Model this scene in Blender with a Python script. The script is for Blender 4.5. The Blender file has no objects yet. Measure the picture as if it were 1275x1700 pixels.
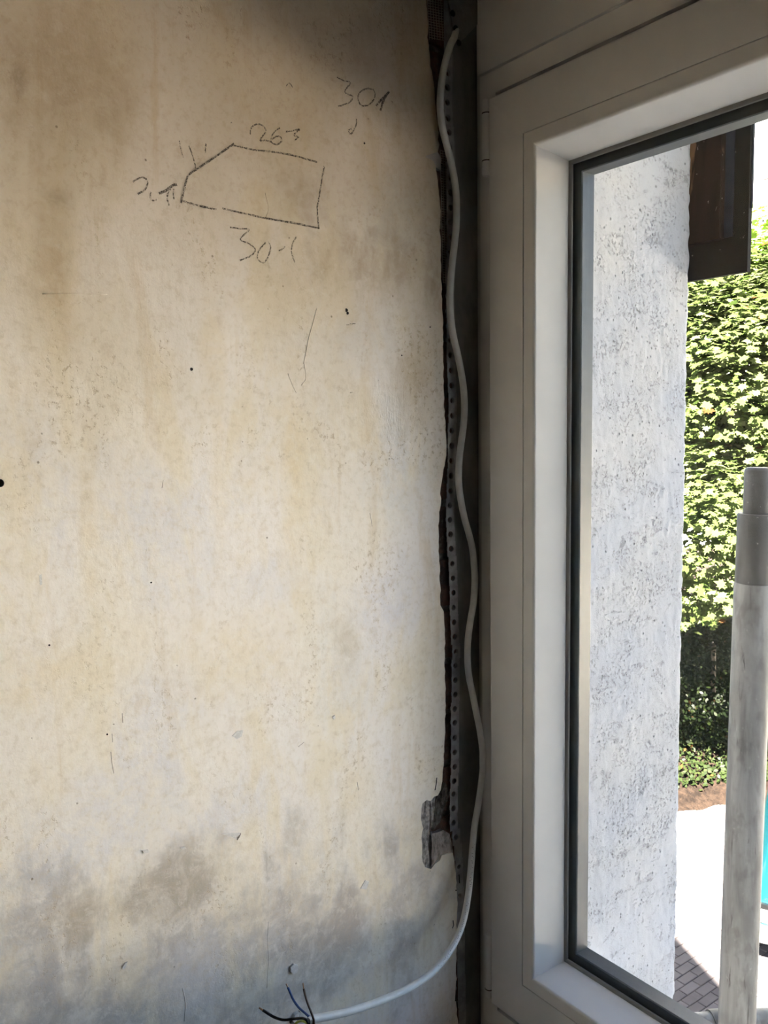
import bpy, bmesh, math, random
import numpy as np
from mathutils import Vector, Matrix

rng = np.random.default_rng(7)
random.seed(7)
S = bpy.context.scene
COL = S.collection

# ------------------------------------------------------------------ camera
F = 1375.0                                   # focal length in pixels of the 1275 x 1700 frame
R = np.array([[0.6039065, -0.06700445, 0.79423381],
              [0.79691522, 0.06943063, -0.60008793],
              [-0.01493559, 0.99533401, 0.09532648]])
CAM = np.array([0.872, 0.0, 1.6])
cd = bpy.data.cameras.new('camera')
cd.sensor_fit = 'AUTO'
cd.sensor_width = 36.0
cd.lens = F / 1700.0 * 36.0
cd.clip_start = 0.02
cd.clip_end = 300
cam = bpy.data.objects.new('camera', cd)
COL.objects.link(cam)
M4 = Matrix.Identity(4)
for i in range(3):
    for j in range(3):
        M4[i][j] = R[i][j]
    M4[i][3] = CAM[i]
cam.matrix_world = M4
S.camera = cam

# ------------------------------------------------------------------ world, sun, exposure
SUN_AZ = Vector((-0.5, 0.87, 0)).normalized()     # the way the light travels over the ground
SUN_EL = math.radians(45)
w = bpy.data.worlds.new('sky')
S.world = w
w.use_nodes = True
wn = w.node_tree
wn.nodes.clear()
sky = wn.nodes.new('ShaderNodeTexSky')
sky.sky_type = 'NISHITA'
sky.sun_disc = False
sky.sun_elevation = SUN_EL
sky.sun_rotation = math.atan2(-SUN_AZ.x, -SUN_AZ.y)
sky.air_density = 1.0
sky.dust_density = 2.0
sky.ozone_density = 1.0
bg = wn.nodes.new('ShaderNodeBackground')
bg.inputs['Strength'].default_value = 0.22
wo = wn.nodes.new('ShaderNodeOutputWorld')
wn.links.new(sky.outputs[0], bg.inputs['Color'])
wn.links.new(bg.outputs[0], wo.inputs['Surface'])

sl = bpy.data.lights.new('sun', 'SUN')
sl.energy = 56.0
sl.angle = math.radians(0.55)
sl.color = (1.0, 0.912, 0.785)
sun = bpy.data.objects.new('sun', sl)
COL.objects.link(sun)
sd = Vector((SUN_AZ.x * math.cos(SUN_EL), SUN_AZ.y * math.cos(SUN_EL), -math.sin(SUN_EL)))
sun.rotation_euler = sd.to_track_quat('-Z', 'Y').to_euler()
sun.location = (8, -6, 12)

S.view_settings.view_transform = 'Standard'
S.view_settings.look = 'None'
S.view_settings.gamma = 1.0
S.view_settings.use_curve_mapping = False
S.view_settings.exposure = 2.04
S.cycles.max_bounces = 12
S.cycles.diffuse_bounces = 6
S.cycles.transparent_max_bounces = 24


# ------------------------------------------------------------------ helpers: points seen along a sight line, put on real planes
def ray(px, py):
    return R @ np.array([px - 637.5, 850.0 - py, -F])


def onx(px, py, x=0.0):
    d = ray(px, py)
    return CAM + d * ((x - CAM[0]) / d[0])


def ony(px, py, y):
    d = ray(px, py)
    return CAM + d * ((y - CAM[1]) / d[1])


def onz(px, py, z):
    d = ray(px, py)
    return CAM + d * ((z - CAM[2]) / d[2])


def project(P):
    q = (np.asarray(P) - CAM) @ R
    return 637.5 + F * q[..., 0] / -q[..., 2], 850 - F * q[..., 1] / -q[..., 2], -q[..., 2]


# ------------------------------------------------------------------ helpers: nodes
class NT:
    def __init__(s, name):
        s.m = bpy.data.materials.new(name)
        s.m.use_nodes = True
        s.t = s.m.node_tree
        s.t.nodes.clear()
        s.out = s.t.nodes.new('ShaderNodeOutputMaterial')

    def n(s, typ, ins=None, **props):
        nd = s.t.nodes.new('ShaderNode' + typ)
        for k, v in props.items():
            setattr(nd, k, v)
        for k, v in (ins or {}).items():
            s.set(nd.inputs[k], v)
        return nd

    def set(s, sock, v):
        if isinstance(v, bpy.types.NodeSocket):
            s.t.links.new(v, sock)
        else:
            if sock.type == 'RGBA' and len(v) == 3:
                v = (*v, 1)
            sock.default_value = v

    def pos(s):
        return s.n('NewGeometry').outputs['Position']

    def math(s, op, a, b=0.0, clamp=False):
        nd = s.n('Math', {0: a, 1: b}, operation=op)
        nd.use_clamp = clamp
        return nd.outputs[0]

    def mix(s, f, a, b, blend='MIX'):
        nd = s.n('Mix', data_type='RGBA', blend_type=blend)
        s.set(nd.inputs[0], f)
        s.set(nd.inputs[6], a)
        s.set(nd.inputs[7], b)
        return nd.outputs[2]

    def map(s, vec, scale=(1, 1, 1), loc=(0, 0, 0), rot=(0, 0, 0)):
        return s.n('Mapping', {'Vector': vec, 'Scale': scale, 'Location': loc, 'Rotation': rot}).outputs[0]

    def noise(s, vec, scale, detail=4, rough=0.55, dist=0.0, off=0.0):
        if off:
            vec = s.n('VectorMath', {0: vec, 1: (off, off * 1.7, off * 0.6)}, operation='ADD').outputs[0]
        return s.n('TexNoise', {'Vector': vec, 'Scale': scale, 'Detail': detail, 'Roughness': rough, 'Distortion': dist}).outputs[0]

    def step(s, v, lo, hi, a=0.0, b=1.0):
        return s.n('MapRange', {0: v, 1: lo, 2: hi, 3: a, 4: b}, interpolation_type='SMOOTHSTEP').outputs[0]

    def bump(s, h, strength=0.3, dist=0.002, normal=None):
        i = {'Height': h, 'Strength': strength, 'Distance': dist}
        if normal is not None:
            i['Normal'] = normal
        return s.n('Bump', i).outputs[0]

    def bsdf(s, color, rough=0.6, normal=None, metal=0.0, spec=0.5, **more):
        i = {'Base Color': color, 'Roughness': rough, 'Metallic': metal, 'Specular IOR Level': spec}
        i.update(more)
        if normal is not None:
            i['Normal'] = normal
        b = s.n('BsdfPrincipled', i)
        s.t.links.new(b.outputs[0], s.out.inputs[0])
        return b.outputs[0]

    def surface(s, sh):
        s.t.links.new(sh, s.out.inputs[0])


def plain(name, color, rough=0.5, metal=0.0, var=0.08, scale=40, bump=0.0, spec=0.5):
    t = NT(name)
    p = t.pos()
    f = t.noise(p, scale, 4)
    dk = tuple(c * (1 - var * 2) for c in color)
    lt = tuple(min(1, c * (1 + var)) for c in color)
    c = t.mix(t.step(f, 0.35, 0.65), dk, lt)
    nm = t.bump(t.noise(p, scale * 5, 3), bump, 0.002) if bump else None
    t.bsdf(c, rough, nm, metal, spec)
    return t.m


# ------------------------------------------------------------------ helpers: meshes
class MB:
    def __init__(s):
        s.v, s.f, s.mi = [], [], []

    def add(s, vs, fs, mi=0):
        o = len(s.v)
        s.v += [tuple(map(float, v)) for v in vs]
        s.f += [tuple(o + i for i in f) for f in fs]
        s.mi += [mi] * len(fs)
        return s

    def box(s, a, b, mi=0):
        (x0, y0, z0), (x1, y1, z1) = a, b
        return s.add([(x0, y0, z0), (x1, y0, z0), (x1, y1, z0), (x0, y1, z0), (x0, y0, z1), (x1, y0, z1), (x1, y1, z1), (x0, y1, z1)],
                     [(0, 3, 2, 1), (4, 5, 6, 7), (0, 1, 5, 4), (1, 2, 6, 5), (2, 3, 7, 6), (3, 0, 4, 7)], mi)

    def tube(s, pts, rad, seg=12, caps=True, mi=0):
        pts = [Vector(p) for p in pts]
        n = len(pts)
        rad = rad if hasattr(rad, '__len__') else [rad] * n
        up = None
        vs, fs = [], []
        for i, p in enumerate(pts):
            t = (pts[min(i + 1, n - 1)] - pts[max(i - 1, 0)]).normalized()
            if up is None:
                up = t.orthogonal().normalized()
            up = (up - t * up.dot(t)).normalized()
            bi = t.cross(up)
            for k in range(seg):
                a = 2 * math.pi * k / seg
                vs.append(p + (up * math.cos(a) + bi * math.sin(a)) * rad[i])
        for i in range(n - 1):
            for k in range(seg):
                k2 = (k + 1) % seg
                fs.append((i * seg + k, i * seg + k2, (i + 1) * seg + k2, (i + 1) * seg + k))
        if caps:
            fs.append(tuple(range(seg - 1, -1, -1)))
            fs.append(tuple((n - 1) * seg + k for k in range(seg)))
        return s.add(vs, fs, mi)

    def prism(s, poly, axis, a, b, mi=0):
        """polygon in the two other axes, extruded from a to b along axis"""
        n = len(poly)

        def p3(q, w):
            q = list(q)
            q.insert(axis, w)
            return tuple(q)
        vs = [p3(q, a) for q in poly] + [p3(q, b) for q in poly]
        fs = [tuple(range(n)), tuple(range(2 * n - 1, n - 1, -1))]
        fs += [(i, i + n, (i + 1) % n + n, (i + 1) % n) for i in range(n)]
        return s.add(vs, fs, mi)

    def build(s, name, mat, parent=None, smooth=False, fix=True, auto=None):
        me = bpy.data.meshes.new(name)
        me.from_pydata(s.v, [], s.f)
        mats = mat if isinstance(mat, (list, tuple)) else [mat]
        for m in mats:
            me.materials.append(m)
        if len(mats) > 1:
            me.polygons.foreach_set('material_index', s.mi)
        if fix:
            bm = bmesh.new()
            bm.from_mesh(me)
            bmesh.ops.recalc_face_normals(bm, faces=bm.faces)
            bm.to_mesh(me)
            bm.free()
        if smooth or auto:
            me.polygons.foreach_set('use_smooth', [True] * len(me.polygons))
            if auto:
                me.set_sharp_from_angle(angle=math.radians(auto))
        me.update()
        o = bpy.data.objects.new(name, me)
        COL.objects.link(o)
        if parent is not None:
            o.parent = parent
            o.matrix_parent_inverse = Matrix.Identity(4)
        return o


def empty(name):
    o = bpy.data.objects.new(name, None)
    o.empty_display_size = 0.1
    COL.objects.link(o)
    return o


def tag(o, label=None, cat=None, group=None, kind=None):
    for k, v in (('label', label), ('category', cat), ('group', group), ('kind', kind)):
        if v:
            o[k] = v
    return o


def smooth_path(pts, n=6):
    """Catmull-Rom through the points"""
    P = [np.array(p, float) for p in pts]
    P = [2 * P[0] - P[1]] + P + [2 * P[-1] - P[-2]]
    out = []
    for i in range(1, len(P) - 2):
        a, b, c, d = P[i - 1:i + 3]
        for k in range(n):
            t = k / n
            out.append(0.5 * ((2 * b) + (-a + c) * t + (2 * a - 5 * b + 4 * c - d) * t * t + (-a + 3 * b - 3 * c + d) * t ** 3))
    out.append(P[-2])
    return out


# ------------------------------------------------------------------ materials
def mat_plaster():
    t = NT('old_plaster')
    p = t.pos()
    pv = t.map(p, (1, 1, 0.45))
    warp = t.noise(p, 9, 3)
    big = t.noise(pv, 5.5, 4, 0.55, 0.6)
    mid = t.noise(pv, 15, 5, 0.6, 0.4, off=3.1)
    streak = t.noise(t.map(p, (1, 1, 0.14)), 24, 5, 0.62, 0.5, off=7.3)
    fine = t.noise(p, 130, 4, 0.6)
    col = t.mix(t.step(big, 0.36, 0.62), (0.795, 0.74, 0.69), (0.81, 0.74, 0.635))
    col = t.mix(t.math('MULTIPLY', t.step(mid, 0.47, 0.66), 0.7), col, (0.755, 0.66, 0.50))
    col = t.mix(t.math('MULTIPLY', t.step(streak, 0.55, 0.72), 0.5), col, (0.63, 0.50, 0.33))

    brk = t.step(t.noise(p, 34, 6, 0.68, 0.6, off=13.0), 0.36, 0.60, 0.45, 1.0)

    def blob(col, px, py, rx, ry, color, amt, soft=1.15):
        c = onx(px, py)
        ex = abs(onx(px + rx, py)[1] - onx(px - rx, py)[1]) / 2
        ez = abs(onx(px, py + ry)[2] - onx(px, py - ry)[2]) / 2
        d = t.n('VectorMath', {0: p, 1: tuple(c)}, operation='SUBTRACT').outputs[0]
        d = t.n('VectorMath', {0: d, 1: (0, 1 / ex, 1 / ez)}, operation='MULTIPLY').outputs[0]
        ln = t.n('VectorMath', {0: d}, operation='LENGTH').outputs['Value']
        ln = t.math('ADD', ln, t.math('MULTIPLY', t.math('SUBTRACT', mid, 0.5), 3.2))
        ln = t.math('ADD', ln, t.math('MULTIPLY', t.math('SUBTRACT', warp, 0.5), 1.8))
        m = t.step(ln, 1.3, 1.3 - soft)
        m = t.math('MULTIPLY', m, brk)
        return t.mix(t.math('MULTIPLY', m, amt), col, color), m
    lav = (0.70, 0.675, 0.685)
    gre = (0.68, 0.66, 0.635)
    och = (0.735, 0.62, 0.43)
    brn = (0.40, 0.30, 0.19)
    for (px, py, rx, ry, c, a) in [
            (330, 1640, 480, 190, (.40, .372, .345), .92),  # broad grey over the lower wall, sill shade painted into the colour
            (270, 890, 130, 110, lav, .75), (240, 800, 120, 60, lav, .5), (660, 1010, 60, 70, lav, .8), (180, 1370, 150, 110, lav, .8), (50, 1570, 120, 120, (.42, .41, .415), .8),  # last patch: lavender grey, darkened with painted sill shade
            (655, 350, 55, 80, gre, .85), (655, 740, 55, 100, gre, .85), (400, 1340, 60, 70, lav, .7), (265, 1180, 90, 90, lav, .7), (450, 960, 70, 40, lav, .5),
            (60, 760, 60, 110, lav, .6), (340, 1620, 130, 70, lav, .6), (600, 560, 60, 70, gre, .6), (560, 1130, 60, 110, gre, .6),
            (110, 1110, 130, 60, och, .6), (390, 1090, 110, 70, och, .5), (490, 760, 30, 200, och, .8), (500, 330, 50, 50, brn, .35), (540, 450, 60, 80, (.48, .37, .22), .55),
            (650, 450, 90, 50, brn, .5), (690, 650, 30, 90, (.48, .37, .22), .6), (95, 470, 45, 170, (.52, .38, .22), .55), (110, 130, 120, 130, (.50, .40, .26), .5), (280, 1475, 180, 55, (.40, .35, .28), .8),
            (130, 1530, 40, 60, (.45, .38, .28), .5), (590, 1310, 30, 50, och, .5), (575, 1080, 24, 60, (.56, .47, .34), .5), (480, 470, 25, 60, brn, .3),
            (590, 60, 90, 60, brn, .3), (360, 690, 18, 260, och, .5), (150, 900, 18, 190, och, .5), (720, 470, 25, 60, brn, .55), (95, 330, 26, 20, (.34, .27, .19), .55), (35, 140, 14, 25, (.34, .27, .19), .5),
            (640, 1540, 110, 120, (.47, .41, .35), .6)]:  # lower right, more sill shade put into the colour
        col, _ = blob(col, px, py, rx, ry, c, a)
    # brown speckle that gathers in vertical streaks
    sp = t.noise(p, 135, 4, 0.7)
    area = t.step(t.noise(t.map(p, (1, 1, 0.5)), 13, 4, 0.6, 0.8, off=11.0), 0.50, 0.68)
    col = t.mix(t.math('MULTIPLY', t.math('MULTIPLY', t.step(sp, 0.52, 0.66), area), 0.62), col, (0.44, 0.34, 0.21))
    # yellowish fine mottling and tiny dark pits
    mot = t.noise(p, 62, 6, 0.7, 0.3, off=17.0)
    col = t.mix(t.math('MULTIPLY', t.step(mot, 0.50, 0.68), 0.30), col, (0.56, 0.46, 0.33))
    col = t.mix(t.math('MULTIPLY', t.step(mot, 0.47, 0.34), 0.30), col, (0.86, 0.82, 0.76))
    col = t.mix(t.math('MULTIPLY', t.step(fine, 0.5, 0.72), 0.28), col, (0.52, 0.43, 0.30))
    vor = t.n('TexVoronoi', {'Vector': p, 'Scale': 62.0}, feature='F1')
    gate = t.step(t.noise(p, 31, 2, off=5.0), 0.60, 0.64)
    pit = t.math('MULTIPLY', t.step(vor.outputs['Distance'], 0.11, 0.05), gate)
    col = t.mix(t.math('MULTIPLY', pit, 0.6), col, (0.22, 0.16, 0.10))
    # the upper wall is browner, with shade from the window head painted in
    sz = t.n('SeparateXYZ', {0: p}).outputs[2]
    brown_top_shade = t.step(t.math('ADD', sz, t.math('MULTIPLY', t.math('SUBTRACT', big, 0.5), 0.35)), 1.40, 2.08)
    col = t.mix(t.math('MULTIPLY', brown_top_shade, 0.92), col, (0.33, 0.285, 0.225), 'MULTIPLY')
    # relief: trowel waves, grain, pits and a patch of combed plaster
    h = t.math('MULTIPLY', t.noise(pv, 16, 5, 0.6), 0.8)
    h = t.math('ADD', h, t.math('MULTIPLY', t.noise(p, 95, 4, 0.65), 0.22))
    h = t.math('ADD', h, t.math('MULTIPLY', t.noise(p, 420, 2), 0.06))
    h = t.math('SUBTRACT', h, t.math('MULTIPLY', pit, 0.35))
    h = t.math('SUBTRACT', h, t.math('MULTIPLY', t.math('MULTIPLY', t.step(sp, 0.55, 0.66), area), 0.22))
    _, pm = blob((0, 0, 0), 615, 680, 55, 55, (1, 1, 1), 1.0, 0.9)
    ridge = t.noise(t.map(p, (1, 1, 0.30)), 260, 3, 0.6, 0.5)
    h = t.math('ADD', h, t.math('MULTIPLY', t.math('MULTIPLY', ridge, pm), 0.9))
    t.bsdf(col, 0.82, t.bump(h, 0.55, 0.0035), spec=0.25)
    return t.m


def mat_render():
    """white scratched exterior render with grey pits"""
    t = NT('white_exterior_render')
    p = t.pos()
    ph = t.map(p, (1, 0.62, 1.0), rot=(0.25, 0, 0))
    clump = t.noise(ph, 20, 5, 0.6, 0.6)
    clump2 = t.noise(t.map(p, (1, 0.45, 1)), 42, 5, 0.65, 0.9, off=4.0)
    pits = t.noise(p, 170, 4, 0.72)
    m1 = t.math('MULTIPLY', t.step(clump, 0.44, 0.62), t.step(pits, 0.50, 0.62))
    m2 = t.math('MULTIPLY', t.step(clump2, 0.55, 0.66), t.step(t.noise(p, 100, 4, 0.7, off=2.0), 0.42, 0.60))
    vor = t.n('TexVoronoi', {'Vector': p, 'Scale': 105.0}, feature='F1')
    vm = t.math('MULTIPLY', t.step(vor.outputs['Distance'], 0.26, 0.10), t.step(t.noise(p, 38, 3, 0.6, off=9.0), 0.50, 0.60))
    m = t.math('ADD', t.math('ADD', t.math('MULTIPLY', m1, 0.6), t.math('MULTIPLY', m2, 0.55)), t.math('MULTIPLY', vm, 0.75), clamp=True)
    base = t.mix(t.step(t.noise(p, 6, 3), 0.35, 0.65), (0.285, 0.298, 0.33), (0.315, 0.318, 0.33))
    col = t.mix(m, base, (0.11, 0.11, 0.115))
    h = t.math('SUBTRACT', t.math('MULTIPLY', t.noise(p, 190, 4, 0.7), 0.5), t.math('MULTIPLY', m, 0.9))
    t.bsdf(col, 0.9, t.bump(h, 0.6, 0.003), spec=0.1)
    return t.m


def mat_pvc():
    t = NT('white_pvc')
    p = t.pos()
    c = t.mix(t.step(t.noise(p, 14, 3), 0.3, 0.7), (0.82, 0.81, 0.79), (0.86, 0.85, 0.83))
    t.bsdf(c, 0.38, t.bump(t.noise(p, 700, 2), 0.08, 0.0005), spec=0.4)
    return t.m


def mat_glass():
    t = NT('window_glass')
    tr = t.n('BsdfTransparent', {'Color': (0.992, 0.995, 0.992)})
    gl = t.n('BsdfGlossy', {'Color': (1, 1, 1), 'Roughness': 0.0})
    lw = t.n('LayerWeight', {'Blend': 0.5})
    f = t.math('ADD', t.math('MULTIPLY', t.math('POWER', lw.outputs['Facing'], 5.0), 0.6), 0.012)
    mx = t.n('MixShader', {0: f, 1: tr.outputs[0], 2: gl.outputs[0]})
    t.surface(mx.outputs[0])
    return t.m


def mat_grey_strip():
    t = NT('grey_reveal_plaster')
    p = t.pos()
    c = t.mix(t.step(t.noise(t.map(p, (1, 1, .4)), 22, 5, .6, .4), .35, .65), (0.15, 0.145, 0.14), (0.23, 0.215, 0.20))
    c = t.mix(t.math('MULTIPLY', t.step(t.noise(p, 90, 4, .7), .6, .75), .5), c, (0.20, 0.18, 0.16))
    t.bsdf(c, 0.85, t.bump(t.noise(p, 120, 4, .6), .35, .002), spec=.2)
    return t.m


def mat_brick():
    t = NT('old_brick')
    p = t.pos()
    c = t.mix(t.step(t.noise(p, 45, 5, .65), .35, .65), (0.055, 0.032, 0.024), (0.13, 0.068, 0.047))
    c = t.mix(t.math('MULTIPLY', t.step(t.noise(p, 130, 4, .7, off=3), .52, .68), .85), c, (0.105, 0.085, 0.068))
    t.bsdf(c, 0.95, t.bump(t.noise(p, 170, 5, .7), .9, .004), spec=.1)
    return t.m


def mat_mortar():
    t = NT('crumbling_mortar')
    p = t.pos()
    c = t.mix(t.step(t.noise(p, 70, 5, .7), .35, .65), (0.05, 0.04, 0.033), (0.17, 0.145, 0.12))
    c = t.mix(t.step(t.noise(p, 33, 4, .6, off=2), .52, .66), c, (0.13, 0.095, 0.08))
    t.bsdf(c, 0.95, t.bump(t.noise(p, 210, 5, .7), .9, .004), spec=.1)
    return t.m


def mat_pencil():
    t = NT('pencil_graphite')
    p = t.pos()
    f = t.math('MULTIPLY', t.step(t.noise(p, 650, 3, .7), .36, .60), t.step(t.noise(p, 55, 3, .6), .20, .55, .45, 1.0))
    d = t.n('BsdfDiffuse', {'Color': (0.075, 0.062, 0.052, 1)})
    tr = t.n('BsdfTransparent')
    mx = t.n('MixShader', {0: f, 1: tr.outputs[0], 2: d.outputs[0]})
    t.surface(mx.outputs[0])
    return t.m


def mat_galvanised(dark=1.0):
    t = NT('weathered_galvanised_steel')
    p = t.pos()
    ps = t.map(p, (1, 1, .18))
    c = t.mix(t.step(t.noise(ps, 30, 5, .6, .5), .35, .65), (0.085 * dark, 0.084 * dark, 0.083 * dark), (0.15 * dark, 0.149 * dark, 0.147 * dark))
    c = t.mix(t.step(t.noise(t.map(p, (1, 1, .10)), 55, 5, .7, .4, off=5), .585, .64), c, (0.035, 0.033, 0.031))
    c = t.mix(t.math('MULTIPLY', t.step(t.noise(t.map(p, (1, 1, .5)), 38, 5, .7, off=3), .48, .66), .6), c, (0.05 * dark, 0.048 * dark, 0.045 * dark))
    c = t.mix(t.step(t.noise(p, 160, 3, .7, off=8), .66, .72), c, (0.24, 0.235, 0.225))
    t.bsdf(c, 0.62, t.bump(t.noise(p, 120, 4, .6), .4, .0015), metal=.25, spec=.4)
    return t.m


def mat_leaf(name, a, b, c, red=0.985, trans=0.45):
    t = NT(name)
    r = t.n('NewGeometry').outputs['Random Per Island']
    col = t.mix(t.step(r, 0.0, 0.55), a, b)
    col = t.mix(t.step(r, 0.55, 0.95), col, c)
    col = t.mix(t.math('GREATER_THAN', r, red), col, (0.045, 0.022, 0.008))
    d = t.n('BsdfDiffuse', {'Color': col})
    tl = t.n('BsdfTranslucent', {'Color': col})
    gl = t.n('BsdfGlossy', {'Color': (1, 1, 1, 1), 'Roughness': 0.42})
    m1 = t.n('MixShader', {0: trans, 1: d.outputs[0], 2: tl.outputs[0]})
    m2 = t.n('MixShader', {0: 0.003, 1: m1.outputs[0], 2: gl.outputs[0]})
    t.surface(m2.outputs[0])
    return t.m


def mat_paver():
    t = NT('clay_paver')
    p = t.pos()
    r = t.n('ObjectInfo').outputs['Random']
    ri = t.n('NewGeometry').outputs['Random Per Island']
    c = t.mix(t.math('FRACT', t.math('ADD', r, ri)), (0.058, 0.051, 0.053), (0.082, 0.073, 0.076))
    c = t.mix(t.math('MULTIPLY', t.step(t.noise(p, 60, 4, .7), .5, .75), .5), c, (0.055, 0.048, 0.05))
    t.bsdf(c, 0.9, t.bump(t.noise(p, 110, 4), .4, .004), spec=.2)
    return t.m


def mat_soil():
    t = NT('dry_soil')
    p = t.pos()
    c = t.mix(t.step(t.noise(p, 9, 6, .7), .35, .65), (0.0045, 0.0026, 0.0018), (0.017, 0.0105, 0.0072))
    t.bsdf(c, .95, t.bump(t.noise(p, 25, 5, .7), .9, .05), spec=.1)
    return t.m


def mat_old_timber():
    t = NT('flaking_brown_timber')
    p = t.pos()
    g = t.map(p, (1, 1, .10))
    c = t.mix(t.step(t.noise(g, 90, 5, .65, .4), .35, .65), (0.008, 0.0052, 0.0042), (0.018, 0.0115, 0.009))
    c = t.mix(t.step(t.noise(t.map(p, (1, 1, .25)), 26, 4, .6, .6, off=4), .56, .64), c, (0.12, 0.072, 0.04))
    c = t.mix(t.step(t.noise(t.map(p, (1, 1, .5)), 75, 4, .7, .4, off=7), .66, .70), c, (0.26, 0.24, 0.22))
    t.bsdf(c, .8, t.bump(t.noise(g, 130, 5, .7), .5, .002), spec=.08)
    return t.m


def mat_dark_board():
    t = NT('dark_stained_board')
    p = t.pos()
    c = t.mix(t.step(t.noise(t.map(p, (1, 1, .3)), 40, 5, .65), .35, .65), (0.005, 0.0047, 0.0045), (0.011, 0.010, 0.009))
    c = t.mix(t.step(t.noise(p, 120, 4, .7, off=7), .66, .71), c, (0.20, 0.19, 0.17))
    t.bsdf(c, .75, t.bump(t.noise(p, 160, 4), .3, .001), spec=.1)
    return t.m


PLASTER, RENDER, PVC, GLASS = mat_plaster(), mat_render(), mat_pvc(), mat_glass()
STRIP, BRICK, MORTAR, PENCIL = mat_grey_strip(), mat_brick(), mat_mortar(), mat_pencil()
GALV, GALV_D = mat_galvanised(), mat_galvanised(.38)
TIMBER, BOARD, SOIL, PAVER = mat_old_timber(), mat_dark_board(), mat_soil(), mat_paver()
WHITE_PLASTER = plain('white_plaster', (0.30, 0.265, 0.22), .85, var=.06, scale=8, bump=.2)
CONCRETE = plain('dusty_concrete_floor', (0.13, 0.11, 0.09), .85, var=.15, scale=7, bump=.3)
RAWBOARD = plain('raw_brown_board', (0.15, 0.12, 0.09), .85, var=.1, scale=6)
BOUNCE_APRON = plain('pale_bounce_slab', (0.62, 0.58, 0.51), .9, var=.04, scale=4)
SCRATCH = plain('grey_scratch', (.33, .29, .25), .9, var=.2, scale=200)
PATCH = plain('crumbled_grey_mortar', (.36, .325, .29), .95, var=.25, scale=140, bump=.8)
BEADM = plain('thinly_plastered_metal', (0.30, 0.285, 0.27), .8, var=.12, scale=60, bump=.4)
GREYFILL = plain('grey_filler', (0.26, 0.235, 0.21), .85, var=.12, scale=30, bump=.4)
CHIP = plain('bare_white_plaster', (0.66, 0.63, 0.60), .9, var=.05, scale=200, bump=.4)
CHIP_DARK = plain('grey_plaster_edge', (0.20, 0.17, 0.14), .9, var=.15, scale=150, bump=.4)
RUBBER = plain('black_gasket_rubber', (0.035, 0.036, 0.038), .5, var=.05)
SPACER = plain('grey_spacer_bar', (0.035, 0.041, 0.047), .45, metal=.0, var=.06, scale=90)
SEAL = plain('grey_glazing_seal', (0.24, 0.235, 0.23), .45, var=.03)
SHEATH = plain('pale_grey_cable_sheath', (0.57, 0.555, 0.53), .45, var=.04, scale=60)
WHITE_PIPE = plain('white_inner_sheath', (0.72, 0.71, 0.69), .5, var=.03)
INK = plain('grey_ink', (0.16, 0.155, 0.15), .7, var=.05)
BLUE = plain('blue_insulation', (0.035, 0.08, 0.24), .4, var=.05)
BROWN = plain('brown_insulation', (0.075, 0.040, 0.024), .4, var=.05)
BLACK = plain('black_insulation', (0.018, 0.015, 0.015), .4, var=.05)
YELGRN = plain('yellow_green_insulation', (0.50, 0.55, 0.06), .4, var=.25, scale=120)
COPPER = plain('bare_copper', (0.60, 0.36, 0.22), .35, metal=.9, var=.1)
SCRIM = plain('glass_fibre_scrim', (0.30, 0.265, 0.21), .8, var=.1)
DARK = plain('dark_crack', (0.018, 0.014, 0.011), .95, var=.05)
SILLM = plain('aluminium_sill', (0.55, 0.55, 0.56), .45, metal=.5, var=.04)
TEAL = plain('turquoise_car_paint', (0.002, 0.030, 0.040), .12, metal=.1, var=.02, spec=.8)
CHROME = plain('bright_metal_trim', (0.16, 0.16, 0.165), .3, metal=1.0, var=.03)
SILVER = plain('silver_bumper', (0.10, 0.10, 0.10), .5, metal=.1, var=.03)
CARGLASS = plain('tinted_car_glass', (0.02, 0.035, 0.045), .05, var=.02, spec=.9)
LAMPG = plain('clear_headlamp', (0.10, 0.10, 0.10), .2, metal=.3, var=.05, spec=.8)
TYRE = plain('black_tyre', (0.012, 0.012, 0.013), .85, var=.1)
BARK = plain('brown_bark', (0.075, 0.055, 0.04), .95, var=.2, scale=30, bump=.8)
FACADE = plain('white_painted_facade', (0.80, 0.79, 0.77), .8, var=.03, scale=3)
PANE = plain('teal_tinted_pane', (0.012, 0.07, 0.08), .15, var=.15, scale=3)
GREYPAINT = plain('grey_painted_metal', (0.05, 0.05, 0.052), .5, var=.05)
ORANGE = plain('orange_awning_cloth', (0.20, 0.045, 0.008), .8, var=.08)
SLATE = plain('grey_roofing', (0.16, 0.15, 0.15), .85, var=.1, scale=5)
BLUEGREY = plain('blue_grey_painted_groove', (0.016, 0.019, 0.026), .7, var=.1, scale=30, spec=.15)
GAPDARK = plain('sand_joint', (0.03, 0.026, 0.025), .95, var=.1, scale=20)
LEAF = mat_leaf('maple_leaf', (0.031, 0.049, 0.012), (0.056, 0.075, 0.023), (0.080, 0.094, 0.040))
LEAF_IN_LIFT = mat_leaf('brightened_inner_leaf', (0.16, 0.25, 0.06), (0.24, 0.33, 0.08), (0.28, 0.36, 0.10), .999, .5)  # leaf colour painted lighter, standing in for light missing inside the crown
LEAF_BUSH_SHADE = mat_leaf('shaded_bush_leaf', (0.0014, 0.0026, 0.0010), (0.0026, 0.0046, 0.0014), (0.005, 0.0075, 0.0020), 0.995, .25)  # darkened leaf colour stands for the shade under the maple
LEAF_I = mat_leaf('ivy_leaf', (0.007, 0.011, 0.004), (0.012, 0.018, 0.006), (0.014, 0.018, 0.006), 0.985, .25)

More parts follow.
